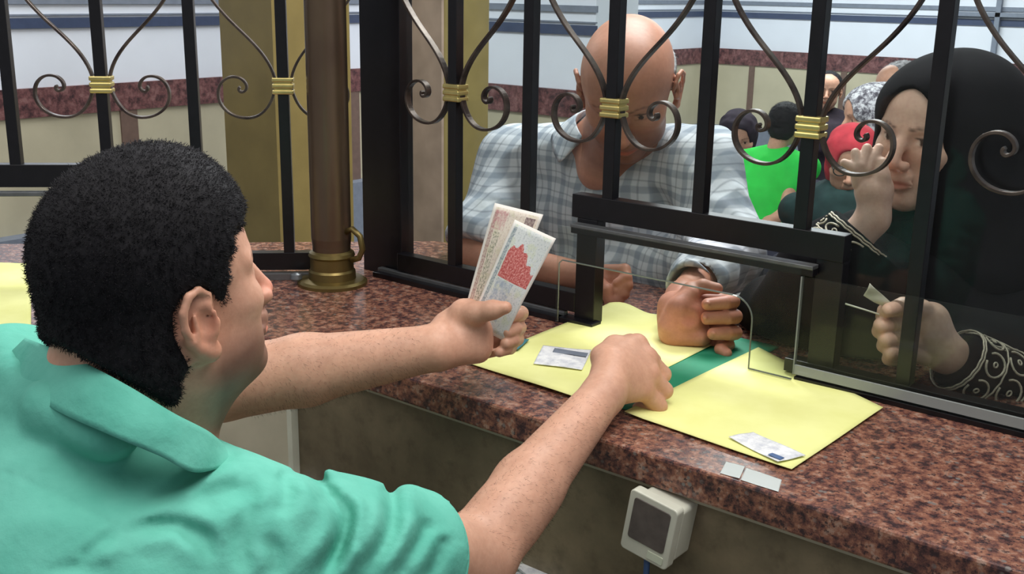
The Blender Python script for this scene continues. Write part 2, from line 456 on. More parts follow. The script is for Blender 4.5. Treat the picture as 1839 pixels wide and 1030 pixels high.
def head_prims(G, fr, jaw=1.0, nose=1.0, ears=True, eye_close=False, nl=0.0):
    G.fe(fr, (-.012, 0, .022), (.098, .078, .078), .01)
    G.fe(fr, (.030, 0, .035), (.058, .064, .060), .03)
    G.fe(fr, (.030, 0, -.030), (.056, .062, .075), .03)
    G.fe(fr, (.030, 0, -.080), (.054, .054 * jaw, .038), .025)
    G.fe(fr, (.072, 0, -.100), (.022, .026 * jaw, .019), .02)
    for sgn in (-1, 1):
        G.fe(fr, (.058, .043 * sgn, -.024), (.026, .022, .020), .02)
        G.fe(fr, (.045, .040 * sgn, -.062), (.030, .022 * jaw, .028), .02)
        G.fc(fr, (.084, .012 * sgn, .016), (.070, .048 * sgn, .016), .009, .007, .012)
        G.fe(fr, (.098, .031 * sgn, -.001), (.014, .017, .011), .012, True)
        G.fe(fr, (.073, .031 * sgn, -.001), (.0135, .0145, .0125), .003)
        G.fc(fr, (.0855, .018 * sgn, .004), (.078, .045 * sgn, .002), .0032, .0028, .003)
        G.fc(fr, (.085, .020 * sgn, -.0095), (.078, .042 * sgn, -.008), .0026, .0026, .004)
    G.fc(fr, (.086, 0, .008), (.113 + nl, 0, -.032), .0085, .0105 * nose, .008)
    G.fe(fr, (.112 + nl, 0, -.036), (.012, .0115 * nose, .0095), .006)
    for sgn in (-1, 1):
        G.fe(fr, (.101, .0135 * sgn * nose, -.040), (.011, .0075, .008), .005)
        G.fe(fr, (.106, .0075 * sgn, -.0475), (.005, .0036, .004), .002, True)
        G.fc(fr, (.099, .004 * sgn, -.064), (.089, .024 * sgn, -.069), .0055, .003, .004)
        G.fc(fr, (.097, .004 * sgn, -.076), (.089, .022 * sgn, -.073), .0062, .003, .004)
    G.fe(fr, (.092, 0, -.058), (.012, .022, .010), .008)
    G.fc(fr, (.104, 0, -.0705), (.090, .024, -.0710), .0013, .001, .002, True)
    G.fc(fr, (.104, 0, -.0705), (.090, -.024, -.0710), .0013, .001, .002, True)
    if ears:
        for sgn in (-1, 1):
            ear_prims(G, fr, sgn)
def ear_prims(G, fr, sgn):
    # the ear in a frame of its own: x back-forward, z up, out = away from the head
    y0 = .0745
    def e(x, out, z): return (.004 + x, sgn * (y0 + out), -.016 + z)
    c, s_ = math.cos(0.45 * sgn), math.sin(0.45 * sgn)
    tilt = np.array([[c, -s_, 0], [s_, c, 0], [0, 0, 1]])
    G.fe(fr, e(-.004, .006, 0), (.019, .0050, .029), .003, tilt=tilt)
    pts = [e(.012, .004, .008), e(.010, .008, .024), e(.000, .012, .033), e(-.012, .016, .031), e(-.021, .018, .018), e(-.022, .017, .002), e(-.017, .014, -.013), e(-.008, .010, -.024), e(.003, .007, -.032)]
    rs = [.0030, .0036, .0040, .0042, .0042, .0040, .0040, .0050, .0062]
    for i in range(len(pts) - 1): G.fc(fr, pts[i], pts[i + 1], rs[i], rs[i + 1], .002)
    G.fe(fr, e(.003, .006, -.030), (.009, .0055, .010), .004)
    G.fe(fr, e(-.001, .016, .001), (.010, .0085, .014), .003, True)
    G.fc(fr, e(-.008, .016, .020), e(.003, .013, .023), .0035, .003, .002, True)
    G.fc(fr, e(-.010, .014, .010), e(-.010, .013, -.010), .0028, .0028, .003)
    G.fe(fr, e(.011, .008, -.004), (.0055, .0050, .0070), .003)
def head_colors(V, fr, base, lip=(1.0, .62, .60), brow=(.22, .20, .20), stubble_shade=None, eyes=True, lid=(.15, .13, .13)):
    C = np.ones((len(V), 3)); L = fr.inv(V); x, y, z = L.T
    def blob(c, r, colr, soft=0.35, yy=None):
        d = np.sqrt(((x - c[0]) / r[0]) ** 2 + (((np.abs(y) if yy is None else y) - c[1]) / r[1]) ** 2 + ((z - c[2]) / r[2]) ** 2)
        wgt = np.clip((1 - d) / soft, 0, 1)[:, None]; C[:] = C * (1 - wgt) + np.array(colr) * wgt
    blob((.066, .040, -.035), (.03, .022, .02), (1.08, .90, .88), .9)
    blob((.110, 0, -.036), (.02, .02, .015), (1.05, .88, .86), .8)
    if stubble_shade is not None:
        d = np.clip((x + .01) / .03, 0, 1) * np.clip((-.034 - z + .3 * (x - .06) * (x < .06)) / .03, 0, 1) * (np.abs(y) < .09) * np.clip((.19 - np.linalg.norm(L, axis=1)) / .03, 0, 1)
        C[:] = C * (1 - d[:, None]) + np.array(stubble_shade) * d[:, None] * C
    blob((.094, 0, -.0705), (.016, .026, .0105), lip, .3)
    for f in (0.0, 0.33, 0.66, 1.0):
        blob((.086 - .013 * f, .016 + .028 * f, .0165 + .004 * math.sin(f * 2.6)), (.016, .009, .0042), brow, .5)
    if eyes:
        blob((.0865, .031, -.0025), (.010, .0125, .0055), (1.05, 1.25, 1.35), .2)
        blob((.0875, .031, -.0025), (.010, .0052, .0056), (.06, .05, .05), .15)
        blob((.085, .031, .0035), (.012, .0150, .0022), lid, .4); blob((.085, .031, -.008), (.012, .0135, .0012), tuple(.5 + .5 * q for q in lid), .5)
    blob((.0075, .090, -.015), (.012, .006, .014), (.80, .62, .58), .9)
    return C
# ================================================================ THE ROOM
def struct(name, mb, mat, bevel=0): return tag(mb.build(name, mat, None, bevel=bevel), kind='structure')
ZF = 0.0
struct('floor', MB().box((-3.4, -3.2, -0.1), (4.2, 7.3, ZF)), M['floor_tile'])
def wall(name, lo, hi): struct(name, MB().box(lo, hi), M['wall_white'])
wall('wall_left', (-3.42, -3.2, ZF), (-3.30, 7.28, 3.1))
wall('wall_far', (-3.30, 7.16, ZF), (4.2, 7.28, 3.1))
wall('wall_right', (4.08, -3.2, ZF), (4.2, 7.16, 3.1))
struct('ceiling', MB().box((-3.42, 0.6, 3.1), (4.2, 7.28, 3.2)), M['ceiling_white'])
# white pier standing in the hall, with the same cladding
wall('wall_pier', (-2.35, 2.89, ZF), (-1.50, 3.25, 3.1))
tn = [0]
def trim(lo, hi, mat, bevel=0):
    tn[0] += 1; struct('trim_%d' % tn[0], MB().box(lo, hi), M[mat], bevel)
LW, PW, FW = -3.30, 2.89, 7.16
for (z0, z1, mt, t) in ((0.90, 1.03, 'granite_band', 0.025), (1.29, 1.335, 'stripe_blue', 0.012), (1.345, 1.352, 'stripe_grey', 0.010), (1.395, 1.425, 'stripe_grey', 0.012), (1.52, 1.56, 'stripe_blue', 0.012)):
    trim((LW, -3.1, z0), (LW + t, 7.16, z1), mt)
    trim((-2.35 - t, PW - t, z0), (-1.50 + t, PW, z1), mt)
    trim((LW + t, FW - t, z0), (4.08, FW, z1), mt)
# beige wainscot panels with brown dividers
trim((LW, -3.1, 0.38), (LW + 0.012, 7.16, 0.90), 'panel_beige')
trim((-2.36, PW - 0.012, 0.38), (-1.49, PW, 0.90), 'panel_beige')
trim((LW + 0.02, FW - 0.012, 0.38), (4.08, FW, 0.90), 'panel_beige')
for y in (-1.6, -0.85, -0.08, 0.72, 1.53, 2.24, 3.0, 3.8, 4.6, 5.4, 6.2): trim((LW + 0.012, y - 0.045, 0.38), (LW + 0.022, y + 0.045, 0.90), 'divider_brown')
for x in (-3.42, -2.86, -2.05, -1.62, -0.9, -0.2, 0.6, 1.4, 2.2, 3.0): trim((max(x, LW + 0.03) - 0.0, FW - 0.022, 0.38), (max(x, LW + 0.03) + 0.05, FW - 0.012, 0.90), 'divider_brown')
struct('baseboard_left', MB().box((LW, -3.1, ZF), (LW + 0.10, 7.10, 0.38)), M['stripe_grey'])
struct('baseboard_far', MB().box((LW + 0.10, FW - 0.10, ZF), (4.08, FW, 0.38)), M['stripe_grey'])
# window frame in the far wall, high on the right
fr_w = MB()
for x in (-1.26, -0.92, -0.60): fr_w.box((x, FW - 0.05, 1.04), (x + 0.035, FW - 0.012, 2.6))
fr_w.box((-1.26, FW - 0.05, 1.355), (-0.565, FW - 0.012, 1.385))
struct('window_1', fr_w, M['stripe_grey'])

def pillar(x0, y0, w_, d_, label):
    o = empty('pillar', (x0 + w_ / 2, y0 + d_ / 2, ZF), label, 'pillar')
    MB().box((x0, y0, ZF), (x0 + w_, y0 + d_, 3.1)).build('shaft', M['gold_marble'], o, bevel=0.006)
    a = MB(); a.box((x0 + 0.004, y0 - 0.012, ZF + 0.1), (x0 + w_ - 0.006, y0, 3.05)); a.build('facing_slab', M['pink_marble'] if 'pinkish' in label else M['gold_marble'], o)
    b = MB(); b.box((x0 - 0.02, y0 - 0.03, ZF), (x0 + w_ + 0.02, y0 + d_ + 0.02, ZF + 0.1)); b.build('plinth', M['granite_band'], o, bevel=0.004)
pillar(-1.325, 1.45, 0.19, 0.24, 'square hall pillar with a pinkish front and gold side, behind the left end of the window grille')
pillar(-1.82, 1.02, 0.30, 0.34, 'square gold marble hall pillar seen just left of the round bronze column')

# ================================================================ THE COUNTER
CT = 0.95
WD = np.array([-0.7071, -0.7071])          # run of the left wing
cnr = np.array([0.175, -0.365])
wf = cnr + 1.75 * np.array([math.cos(math.radians(218)), math.sin(math.radians(218))])
wb = np.array([-0.12, 0.32]) + 2.0 * WD
top_poly = [tuple(cnr), (2.9, -0.365), (2.9, 0.32), (-0.12, 0.32), tuple(wb), tuple(wf)]
ctr = empty('service_counter', (1.0, 0.0, 0.0), 'long bank counter with red speckled granite top and worn beige front panels', 'counter')
def inset(pts, dx):
    P = [np.array(p) for p in pts]; n = len(P); out = []
    for i in range(n):
        a, b, c = P[i - 1], P[i], P[(i + 1) % n]
        e1 = (b - a) / np.linalg.norm(b - a); e2 = (c - b) / np.linalg.norm(c - b)
        n1 = np.array([-e1[1], e1[0]]); n2 = np.array([-e2[1], e2[0]]); bs = (n1 + n2); bs /= (bs @ bs) / 2 * 1.0 + 1e-9
        out.append(tuple(b + bs * dx))
    return out
MB().prism(top_poly, CT - 0.042, CT).build('granite_top', M['red_granite'], ctr, bevel=0.004)
MB().prism(inset(top_poly, 0.012), CT - 0.05, CT - 0.042).build('joint_strip', M['pale_panel'], ctr)
MB().prism(inset(top_poly, 0.02), ZF, CT - 0.05).build('base_wall', M['worn_beige_panel'], ctr)
# paler cladding on the wing's front and a seam bead at the inner corner
wn = np.array([math.cos(math.radians(218)), math.sin(math.radians(218))]); wp = np.array([wn[1], -wn[0]]) * -1
c2 = np.array(inset(top_poly, 0.02)[0])
fr_n = np.array([-wn[1], wn[0]]);  fr_n = fr_n if fr_n @ np.array([1, -1]) > 0 else -fr_n
pp = [c2 + fr_n * 0.001, c2 + wn * 1.7 + fr_n * 0.001, c2 + wn * 1.7 + fr_n * 0.010, c2 + fr_n * 0.010]
MB().prism([tuple(p) for p in pp], 0.70, CT - 0.05).build('wing_panel', M['pale_panel'], ctr)
MB().box((c2[0] - 0.002, c2[1] - 0.014, 0.70), (c2[0] + 0.010, c2[1] + 0.002, CT - 0.05)).build('corner_bead', M['white_plastic'], ctr)
# lower working shelf on the clerk's side
sh = [(c2[0] - 0.0, c2[1] + 0.004), (c2[0] + wn[0] * 1.4, c2[1] + wn[1] * 1.4), (c2[0] + wn[0] * 1.4 + 0.30, c2[1] + wn[1] * 1.4 - 0.30), (0.42, -0.70), (2.6, -0.70), (2.6, c2[1] + 0.004)]
MB().prism(sh, 0.665, 0.69).build('lower_shelf', M['worn_beige_panel'], ctr, bevel=0.003)

# ================================================================ BRONZE COLUMN AT THE BEND
cc = np.array([-0.02, -0.086, CT])
bc = empty('corner_column', tuple(cc), 'round bronze column standing on the granite at the bend of the counter', 'column')
MB().lathe(cc, [(0.034, 0.03), (0.036, 0.075), (0.0375, 0.09), (0.0375, 1.1), (0.036, 1.12)], 48).build('shaft', M['bronze_column'], bc, True)
MB().lathe(cc, [(0.066, 0.0), (0.066, 0.006), (0.060, 0.010), (0.045, 0.012), (0.044, 0.026), (0.041, 0.030), (0.041, 0.052), (0.044, 0.056), (0.042, 0.062), (0.036, 0.066)], 48).build('base_flange', M['brass_dark'], bc, True)
hk = [cc + np.array([0.036, 0.005, 0.105]), cc + np.array([0.05, 0.008, 0.112]), cc + np.array([0.066, 0.012, 0.100]), cc + np.array([0.070, 0.014, 0.075]), cc + np.array([0.062, 0.012, 0.058]), cc + np.array([0.046, 0.008, 0.052])]
MB().tube(hk, 0.006, 8).build('hook', M['brass_dark'], bc, True)
kn = cc + np.array([-0.044, -0.052, 0.008])
MB().lathe(kn, [(0.010, 0.0), (0.012, 0.004), (0.010, 0.012), (0.004, 0.015)], 16).build('bolt_cap', M['aluminium_track'], bc, True)

# ================================================================ IRON GRILLES
def grille(name, org, dx, bars, label, post=None, opening=None, n_out=None):
    """org: point on the counter, dx: unit run direction, bars: [(distance, collared)]"""
    org = np.array(org, float); dx = np.array([dx[0], dx[1], 0.0]); up = np.array([0, 0, 1.0])
    no = np.array([dx[1], -dx[0], 0.0]) if n_out is None else np.array(n_out, float)       # towards the clerk
    R = np.stack([dx, no, up], 1)
    if np.linalg.det(R) < 0: pass
    def W(u, v, z): return org + dx * u + no * v + up * z
    def bx(mb, u0, u1, v0, v1, z0, z1):
        V = [W(u, v, z) for (u, v, z) in ((u0, v0, z0), (u1, v0, z0), (u1, v1, z0), (u0, v1, z0), (u0, v0, z1), (u1, v0, z1), (u1, v1, z1), (u0, v1, z1))]
        F = [(0, 3, 2, 1), (4, 5, 6, 7), (0, 1, 5, 4), (1, 2, 6, 5), (2, 3, 7, 6), (3, 0, 4, 7)]
        return mb.add(V, F)
    g = empty(name, tuple(org), label, 'grille')
    ends = (bars[0][0] - 0.06, bars[-1][0] + 0.19)
    fin = lambda o: (orient_fix(o), o)[1]
    ZT = 1.86 - CT
    for (u, colr, zb) in bars:
        fin(bx(MB(), u - 0.010, u + 0.010, -0.010, 0.010, zb - CT, ZT).build('bar', M['black_iron'], g, bevel=0.001))
    fin(bx(MB(), ends[0], ends[1], -0.02, 0.02, ZT, ZT + 0.04).build('top_rail', M['black_iron'], g))
    zc = 1.318 - CT
    prof = [(-0.0065, -0.002), (0.0065, -0.002), (0.0065, 0.002), (-0.0065, 0.002)]
    def bez(P, n=14):
        P = np.array(P, float); out = []
        for i in range(0, len(P) - 1, 3):
            a, b, c, d = P[i:i + 4]
            for t in np.linspace(0, 1, n, endpoint=False): out.append((1 - t) ** 3 * a + 3 * t * (1 - t) ** 2 * b + 3 * t * t * (1 - t) * c + t ** 3 * d)
        out.append(P[-1]); return out
    for (u, colr, zb) in bars:
        if not colr: continue
        for s in (-1, 1):
            low = [(.0125, .010), (.018, -.035), (.040, -.060), (.068, -.060), (.100, -.060), (.121, -.038), (.119, -.014), (.117, .008), (.098, .020), (.080, .014), (.066, .008), (.062, -.008), (.074, -.012), (.080, -.014), (.084, -.006), (.079, -.003)]
            upc = [(.0125, -.006), (.015, .045), (.050, .075), (.085, .110), (.125, .150), (.150, .190), (.157, .240), (.162, .290), (.135, .350), (.080, .350), (.030, .350), (.015, .310), (.030, .290), (.045, .272), (.066, .285), (.058, .304)]
            for nm, pts in (('lower_scroll', low), ('upper_scroll', upc)):
                q = bez(pts); P = [W(u + s * a, 0, zc + b) for a, b in q]
                # flat strip: wide across the grille's thickness
                mb = MB(); V = []; T = np.gradient(np.array(P), axis=0); T /= np.linalg.norm(T, axis=1)[:, None]
                for p, t_ in zip(P, T):
                    a_ = np.cross(t_, no)
                    for (i_, j_) in ((-1, -1), (1, -1), (1, 1), (-1, 1)): V.append(p + no * 0.0065 * i_ + a_ * 0.0023 * j_)
                n = len(P); F = [(i * 4 + k, i * 4 + (k + 1) % 4, i * 4 + 4 + (k + 1) % 4, i * 4 + 4 + k) for i in range(n - 1) for k in range(4)] + [(3, 2, 1, 0), tuple(range(4 * n - 4, 4 * n))]
                mb.add(V, F); fin(mb.build(nm, M['scroll_iron'], g, bevel=0.0008))
        cm = MB()
        for k in (-1, 0, 1):
            bx(cm, u - 0.0195, u + 0.0195, -0.0145, 0.0145, zc + k * 0.0112 - 0.0042, zc + k * 0.0112 + 0.0042)
        bx(cm, u - 0.0165, u + 0.0165, -0.0125, 0.0125, zc - 0.015, zc + 0.015)
        fin(cm.build('collar', M['brass'], g, bevel=0.0022))
    return g, W, bx, fin

gA, WA, bxA, finA = grille('window_grille', (0, 0.03, CT), (1, 0), [(0.19, 1, 0.99), (0.36, 0, 0.99), (0.53, 1, 1.15), (0.697, 0, 1.15), (0.865, 1, 1.15), (1.036, 0, 0.96), (1.206, 1, 0.96), (1.376, 0, 0.96), (1.546, 1, 0.96)],
    'black iron teller grille with brass collars and scrolls, between the clerk and the two customers', n_out=(0, -1, 0))
P_ = lambda name, mat, *b, bev=0.001: finA(bxA(MB(), *b).build(name, M[mat], gA, bevel=bev))
# u0,u1, v0(+ towards clerk),v1, z0,z1 above the counter
P_('corner_post', 'black_iron', -0.056, 0.050, -0.035, 0.0, 0.0, 0.91)
P_('bottom_rail', 'black_iron', 0.050, 0.474, -0.012, 0.012, 0.018, 0.052)
P_('bottom_rail', 'black_iron', 0.86, 2.4, -0.012, 0.012, 0.006, 0.026)
P_('opening_head', 'black_iron', 0.462, 0.935, -0.014, 0.012, 0.183, 0.222)
P_('opening_post', 'black_iron', 0.474, 0.514, -0.014, 0.012, 0.0, 0.183)
P_('opening_post', 'black_iron', 0.895, 0.935, -0.014, 0.010, 0.012, 0.183)
P_('post_foot', 'black_iron', 0.445, 0.522, 0.0, 0.028, 0.0, 0.010)
P_('track', 'aluminium_track', 0.0, 0.455, 0.004, 0.016, 0.0, 0.016)
P_('track', 'black_iron', 0.0, 0.455, 0.016, 0.030, 0.0, 0.010)
P_('track', 'aluminium_track', 0.886, 2.4, 0.016, 0.022, 0.004, 0.013)
P_('track', 'black_iron', 0.886, 2.4, 0.022, 0.032, 0.0, 0.008)
P_('track', 'black_iron', 0.886, 2.4, -0.006, 0.016, 0.0, 0.010)
P_('slide_rail', 'aluminium_track', 0.474, 0.900, 0.012, 0.032, 0.170, 0.176)
P_('slide_rail', 'black_iron', 0.474, 0.900, 0.012, 0.030, 0.160, 0.170)
# fixed glass behind the bars
gp = [(0.048, CT + 0.040), (0.494, CT + 0.040), (0.494, CT + 0.20), (0.915, CT + 0.20), (0.915, CT + 0.012), (2.4, CT + 0.012), (2.4, 1.86), (0.048, 1.86)]; n_ = len(gp)
o = meshobj('glass_pane', [(x, 0.046, z) for x, z in gp] + [(x, 0.051, z) for x, z in gp], [tuple(range(n_)), tuple(range(2 * n_ - 1, n_ - 1, -1))] + [(i, i + n_, (i + 1) % n_ + n_, (i + 1) % n_) for i in range(n_)], M['window_glass'], gA); orient_fix(o)

# acrylic draught screen with the arched pass-through
def arch_sheet():
    y0, y1 = 0.0, 0.004
    u0, u1, z0, z1 = 0.4565, 0.886, CT + 0.006, CT + 0.172
    a0, a1, zt, r = 0.4600, 0.817, CT + 0.114, 0.034
    inner = [(a0, z0), (a0, zt - 0.006), (a0 + 0.006, zt)]
    for k in range(9):
        t = math.pi / 2 * (1 - k / 8); inner.append((a1 - r + r * math.cos(t), zt - r + r * math.sin(t)))
    inner += [(a1, z0)]
    outer = [(u0, z0), (u0, z1)]; n = len(inner)
    outl = [(u0, z0)] + [(u0, z1), (u1, z1), (u1, z0)] + inner[::-1]
    V = [(x, 0, z) for x, z in outl] + [(x, 0.004, z) for x, z in outl]; n = len(outl)
    return V, [tuple(range(n)), tuple(range(2 * n - 1, n - 1, -1))] + [(i, i + n, (i + 1) % n + n, (i + 1) % n) for i in range(n)], inner
V, F, inner = arch_sheet()
scr = empty('acrylic_screen', (0.65, 0.0, CT), 'clear acrylic screen with an arched pass-through, hanging in front of the service opening', 'screen')
o = meshobj('screen_sheet', np.array(V) + [0, -0.012, 0], F, M['acrylic'], scr); orient_fix(o)
MB().tube([(x, -0.010, z) for x, z in inner], 0.0013, 6).build('cut_edge', M['acrylic_edge'], scr, True)
MB().tube([(0.817, -0.010, CT + 0.006), (0.886, -0.010, CT + 0.006)], 0.0013, 6).build('cut_edge', M['acrylic_edge'], scr, True)
sld = empty('sliding_pane', (1.0, -0.0, CT), 'clear sliding pane overlapping the right side of the service opening', 'sliding window')
MB().box((0.884, 0.001, CT + 0.010), (1.42, 0.006, CT + 0.158)).build('pane', M['acrylic'], sld)
MB().box((0.8825, 0.0, CT + 0.010), (0.8845, 0.007, CT + 0.158)).build('polished_edge', M['acrylic_edge'], sld)
MB().box((0.886, -0.003, CT + 0.012), (1.42, 0.001, CT + 0.026)).build('bottom_channel', M['acrylic_edge'], sld)

gB, WB, bxB, finB = grille('window_grille', (0, 0, CT), (WD[0], WD[1]), [(0.158, 1, 0.99), (0.322, 0, 0.99), (0.484, 1, 1.15), (0.647, 0, 1.15), (0.81, 1, 1.15), (0.973, 0, 0.96)],
    'black iron grille of the left window, on the counter wing behind the clerk\'s head', n_out=(0.7071, -0.7071, 0))
Q_ = lambda name, mat, *b, bev=0.001: finB(bxB(MB(), *b).build(name, M[mat], gB, bevel=bev))
Q_('bottom_rail', 'black_iron', 0.05, 0.42, -0.012, 0.012, 0.018, 0.052)
Q_('track', 'aluminium_track', 0.06, 0.42, 0.004, 0.022, 0.0, 0.014)
Q_('opening_head', 'black_iron', 0.40, 1.0, -0.014, 0.012, 0.180, 0.222)
Q_('opening_post', 'black_iron', 0.40, 0.44, -0.014, 0.012, 0.0, 0.180)
Q_('slide_rail', 'aluminium_track', 0.42, 1.0, 0.012, 0.030, 0.166, 0.174)

# ================================================================ THINGS LYING ON THE COUNTER
def sheet(name, quad, z, mat, label, cat, group=None, amp=0.0012, n=24, th=0.0006, curl=None, par=None):
    """quad: corner points a,b,c,d (x,y) in order; a thin solid sheet with slight waves"""
    a, b, c, d = [np.array(q, float) for q in quad]; V = []; 
    for layer in (0, 1):
        for i in range(n + 1):
            for j in range(n + 1):
                u, v = i / n, j / n
                p = (a * (1 - u) + b * u) * (1 - v) + (d * (1 - u) + c * u) * v
                h = amp * (1 + math.sin(u * 5.1 + v * 2.3 + a[0] * 9) * 0.6 + math.sin(v * 6.7 - u * 3.1 + a[1] * 5) * 0.4)
                if curl: h += curl(u, v)
                V.append((p[0], p[1], z + h + layer * th))
    F = []; N = (n + 1) ** 2; w_ = n + 1
    for i in range(n):
        for j in range(n):
            q = (i * w_ + j, (i + 1) * w_ + j, (i + 1) * w_ + j + 1, i * w_ + j + 1); F += [tuple(x + N for x in q), q[::-1]]
    rim = [(i, 0) for i in range(n)] + [(n, j) for j in range(n)] + [(i, n) for i in range(n, 0, -1)] + [(0, j) for j in range(n, 0, -1)]
    for k in range(len(rim)):
        p, q = rim[k], rim[(k + 1) % len(rim)]; A, B = p[0] * w_ + p[1], q[0] * w_ + q[1]; F.append((A, B, B + N, A + N))
    o = meshobj(name, V, F, mat, par, True); orient_fix(o)
    if label: tag(o, label, cat, group)
    return o
sheet('card_folder', [(0.62, -0.262), (0.80, -0.262), (0.80, 0.13), (0.62, 0.13)], CT + 0.0002, M['green_card'], 'flat green card showing as a strip between the two yellow sheets', 'folder', amp=0.0002, th=0.0016)
sheet('yellow_paper', [(0.772, -0.278), (1.022, -0.297), (1.030, -0.028), (0.778, 0.10)], CT + 0.0024, M['yellow_paper'], 'large yellow paper sheet on the right, in front of the arched opening', 'paper', 'yellow paper sheets at the service window', amp=0.0010, curl=lambda u, v: 0.006 * max(0, 0.12 - u) / 0.12 * max(0, 0.3 - v))
sheet('yellow_paper', [(0.482, -0.266), (0.722, -0.280), (0.716, 0.15), (0.467, 0.135)], CT + 0.0024, M['yellow_paper'], 'crumpled yellow paper sheet on the left, under the hands', 'paper', 'yellow paper sheets at the service window', amp=0.0016,
      curl=lambda u, v: 0.010 * max(0, v - 0.8) / 0.2 * (0.5 + 0.5 * math.sin(u * 14)) + 0.004 * max(0, 0.2 - v) * (1 - u))
lp = ONZ(0, 472), ONZ(56, 474), ONZ(56, 590), ONZ(0, 592)
sheet('yellow_paper', [(lp[3] + [-.10, -.08, 0])[:2], lp[2][:2], lp[1][:2], (lp[0] + [-.1, -.08, 0])[:2]], CT + 0.0004, M['yellow_paper'], 'yellow paper sheet on the wing of the counter at the left edge', 'paper', amp=0.0008)

def notemat(name, ground, ink, accent, building=True):
    t = NT(name).set(0.75, 0, 0.3)
    tc = t.n('ShaderNodeTexCoord'); sep = t.n('ShaderNodeSeparateXYZ'); t.l(tc.outputs['UV'], sep.inputs[0])
    mp = t.n('ShaderNodeMapping'); mp.inputs['Scale'].default_value = (2.1, 1, 1); t.l(tc.outputs['UV'], mp.inputs[0])
    n1 = t.noise(mp.outputs[0], 9, 6, 0.8); n2 = t.noise(mp.outputs[0], 4, 3, 0.6); n3 = t.noise(mp.outputs[0], 26, 5, 0.8)
    c = t.mix(srgb(*ground), srgb(*ink), t.ramp(n3, [(0.52, (0, 0, 0)), (0.66, (0.75, 0.75, 0.75))]))
    c = t.mix(c, srgb(*accent), t.ramp(n2, [(0.5, (0, 0, 0)), (0.62, (0.35, 0.35, 0.35))]))
    def band(sock, lo, hi):
        a = t.n('ShaderNodeMath', operation='GREATER_THAN'); a.inputs[1].default_value = lo; t.l(sock, a.inputs[0])
        b = t.n('ShaderNodeMath', operation='LESS_THAN'); b.inputs[1].default_value = hi; t.l(sock, b.inputs[0])
        q = t.n('ShaderNodeMath', operation='MULTIPLY'); t.l(a.outputs[0], q.inputs[0]); t.l(b.outputs[0], q.inputs[1]); return q.outputs[0]
    def both(a, b):
        q = t.n('ShaderNodeMath', operation='MULTIPLY'); t.l(a, q.inputs[0]); t.l(b, q.inputs[1]); return q.outputs[0]
    U, W_ = sep.outputs[0], sep.outputs[1]
    # woven border line
    c = t.mix(c, srgb(*ink), both(t.mix((0, 0, 0), t.ramp(n3, [(0.4, (0.2, 0.2, 0.2)), (0.6, (1, 1, 1))]), 1.0), both(band(U, 0.05, 0.95), band(W_, 0.06, 0.14))))
    # red building engraved across the middle: a skyline with a dome
    def mth(op, a_, b_=None, c_=None):
        q = t.n('ShaderNodeMath', operation=op)
        for i_, v_ in enumerate((a_, b_, c_)):
            if v_ is None: continue
            if isinstance(v_, (int, float)): q.inputs[i_].default_value = v_
            else: t.l(v_, q.inputs[i_])
        return q.outputs[0]
    if building:
        dv = mth('DIVIDE', mth('SUBTRACT', W_, 0.40), 0.34); e_ = mth('EXPONENT', mth('MULTIPLY', mth('MULTIPLY', dv, dv), -1.0))
        sk = mth('MULTIPLY_ADD', e_, 0.20, 0.58); sk = mth('MULTIPLY_ADD', mth('SINE', mth('MULTIPLY', W_, 34.0)), 0.02, sk); sk = mth('MULTIPLY_ADD', n1, 0.08, sk)
        mk = mth('LESS_THAN', U, sk); mk2 = both(both(mk, band(U, 0.50, 0.95)), band(W_, 0.17, 0.93))
        red = t.ramp(n3, [(0.36, srgb(158, 62, 64)), (0.5, srgb(206, 104, 100)), (0.64, srgb(236, 190, 182))])
        c = t.mix(c, red, mk2)
        c = t.mix(c, srgb(150, 166, 186), both(t.ramp(n1, [(0.4, (0, 0, 0)), (0.6, (.8, .8, .8))]), both(band(U, 0.12, 0.49), band(W_, 0.2, 0.62))))
    else:
        c = t.mix(c, srgb(116, 92, 98), both(t.ramp(n3, [(0.4, (.5, .5, .5)), (0.6, (1, 1, 1))]), both(band(U, 0.86, 0.95), band(W_, 0.70, 0.90))))
        c = t.mix(c, srgb(196, 130, 134), both(t.ramp(n1, [(0.4, (0, 0, 0)), (0.6, (.8, .8, .8))]), both(band(U, 0.80, 0.96), band(W_, 0.08, 0.34))))
        c = t.mix(c, srgb(120, 126, 104), both(t.ramp(n3, [(0.45, (0, 0, 0)), (0.58, (.8, .8, .8))]), both(band(U, 0.1, 0.78), band(W_, 0.16, 0.30))))
    # clear margin
    ed = both(band(U, 0.025, 0.975), band(W_, 0.05, 0.95)); c = t.mix(srgb(236, 230, 222), c, ed)
    t.base(c); return t.m
notemat('banknote_red', (222, 224, 222), (128, 142, 150), (206, 212, 160))
notemat('banknote_cream', (230, 218, 204), (170, 132, 128), (198, 198, 150), False)
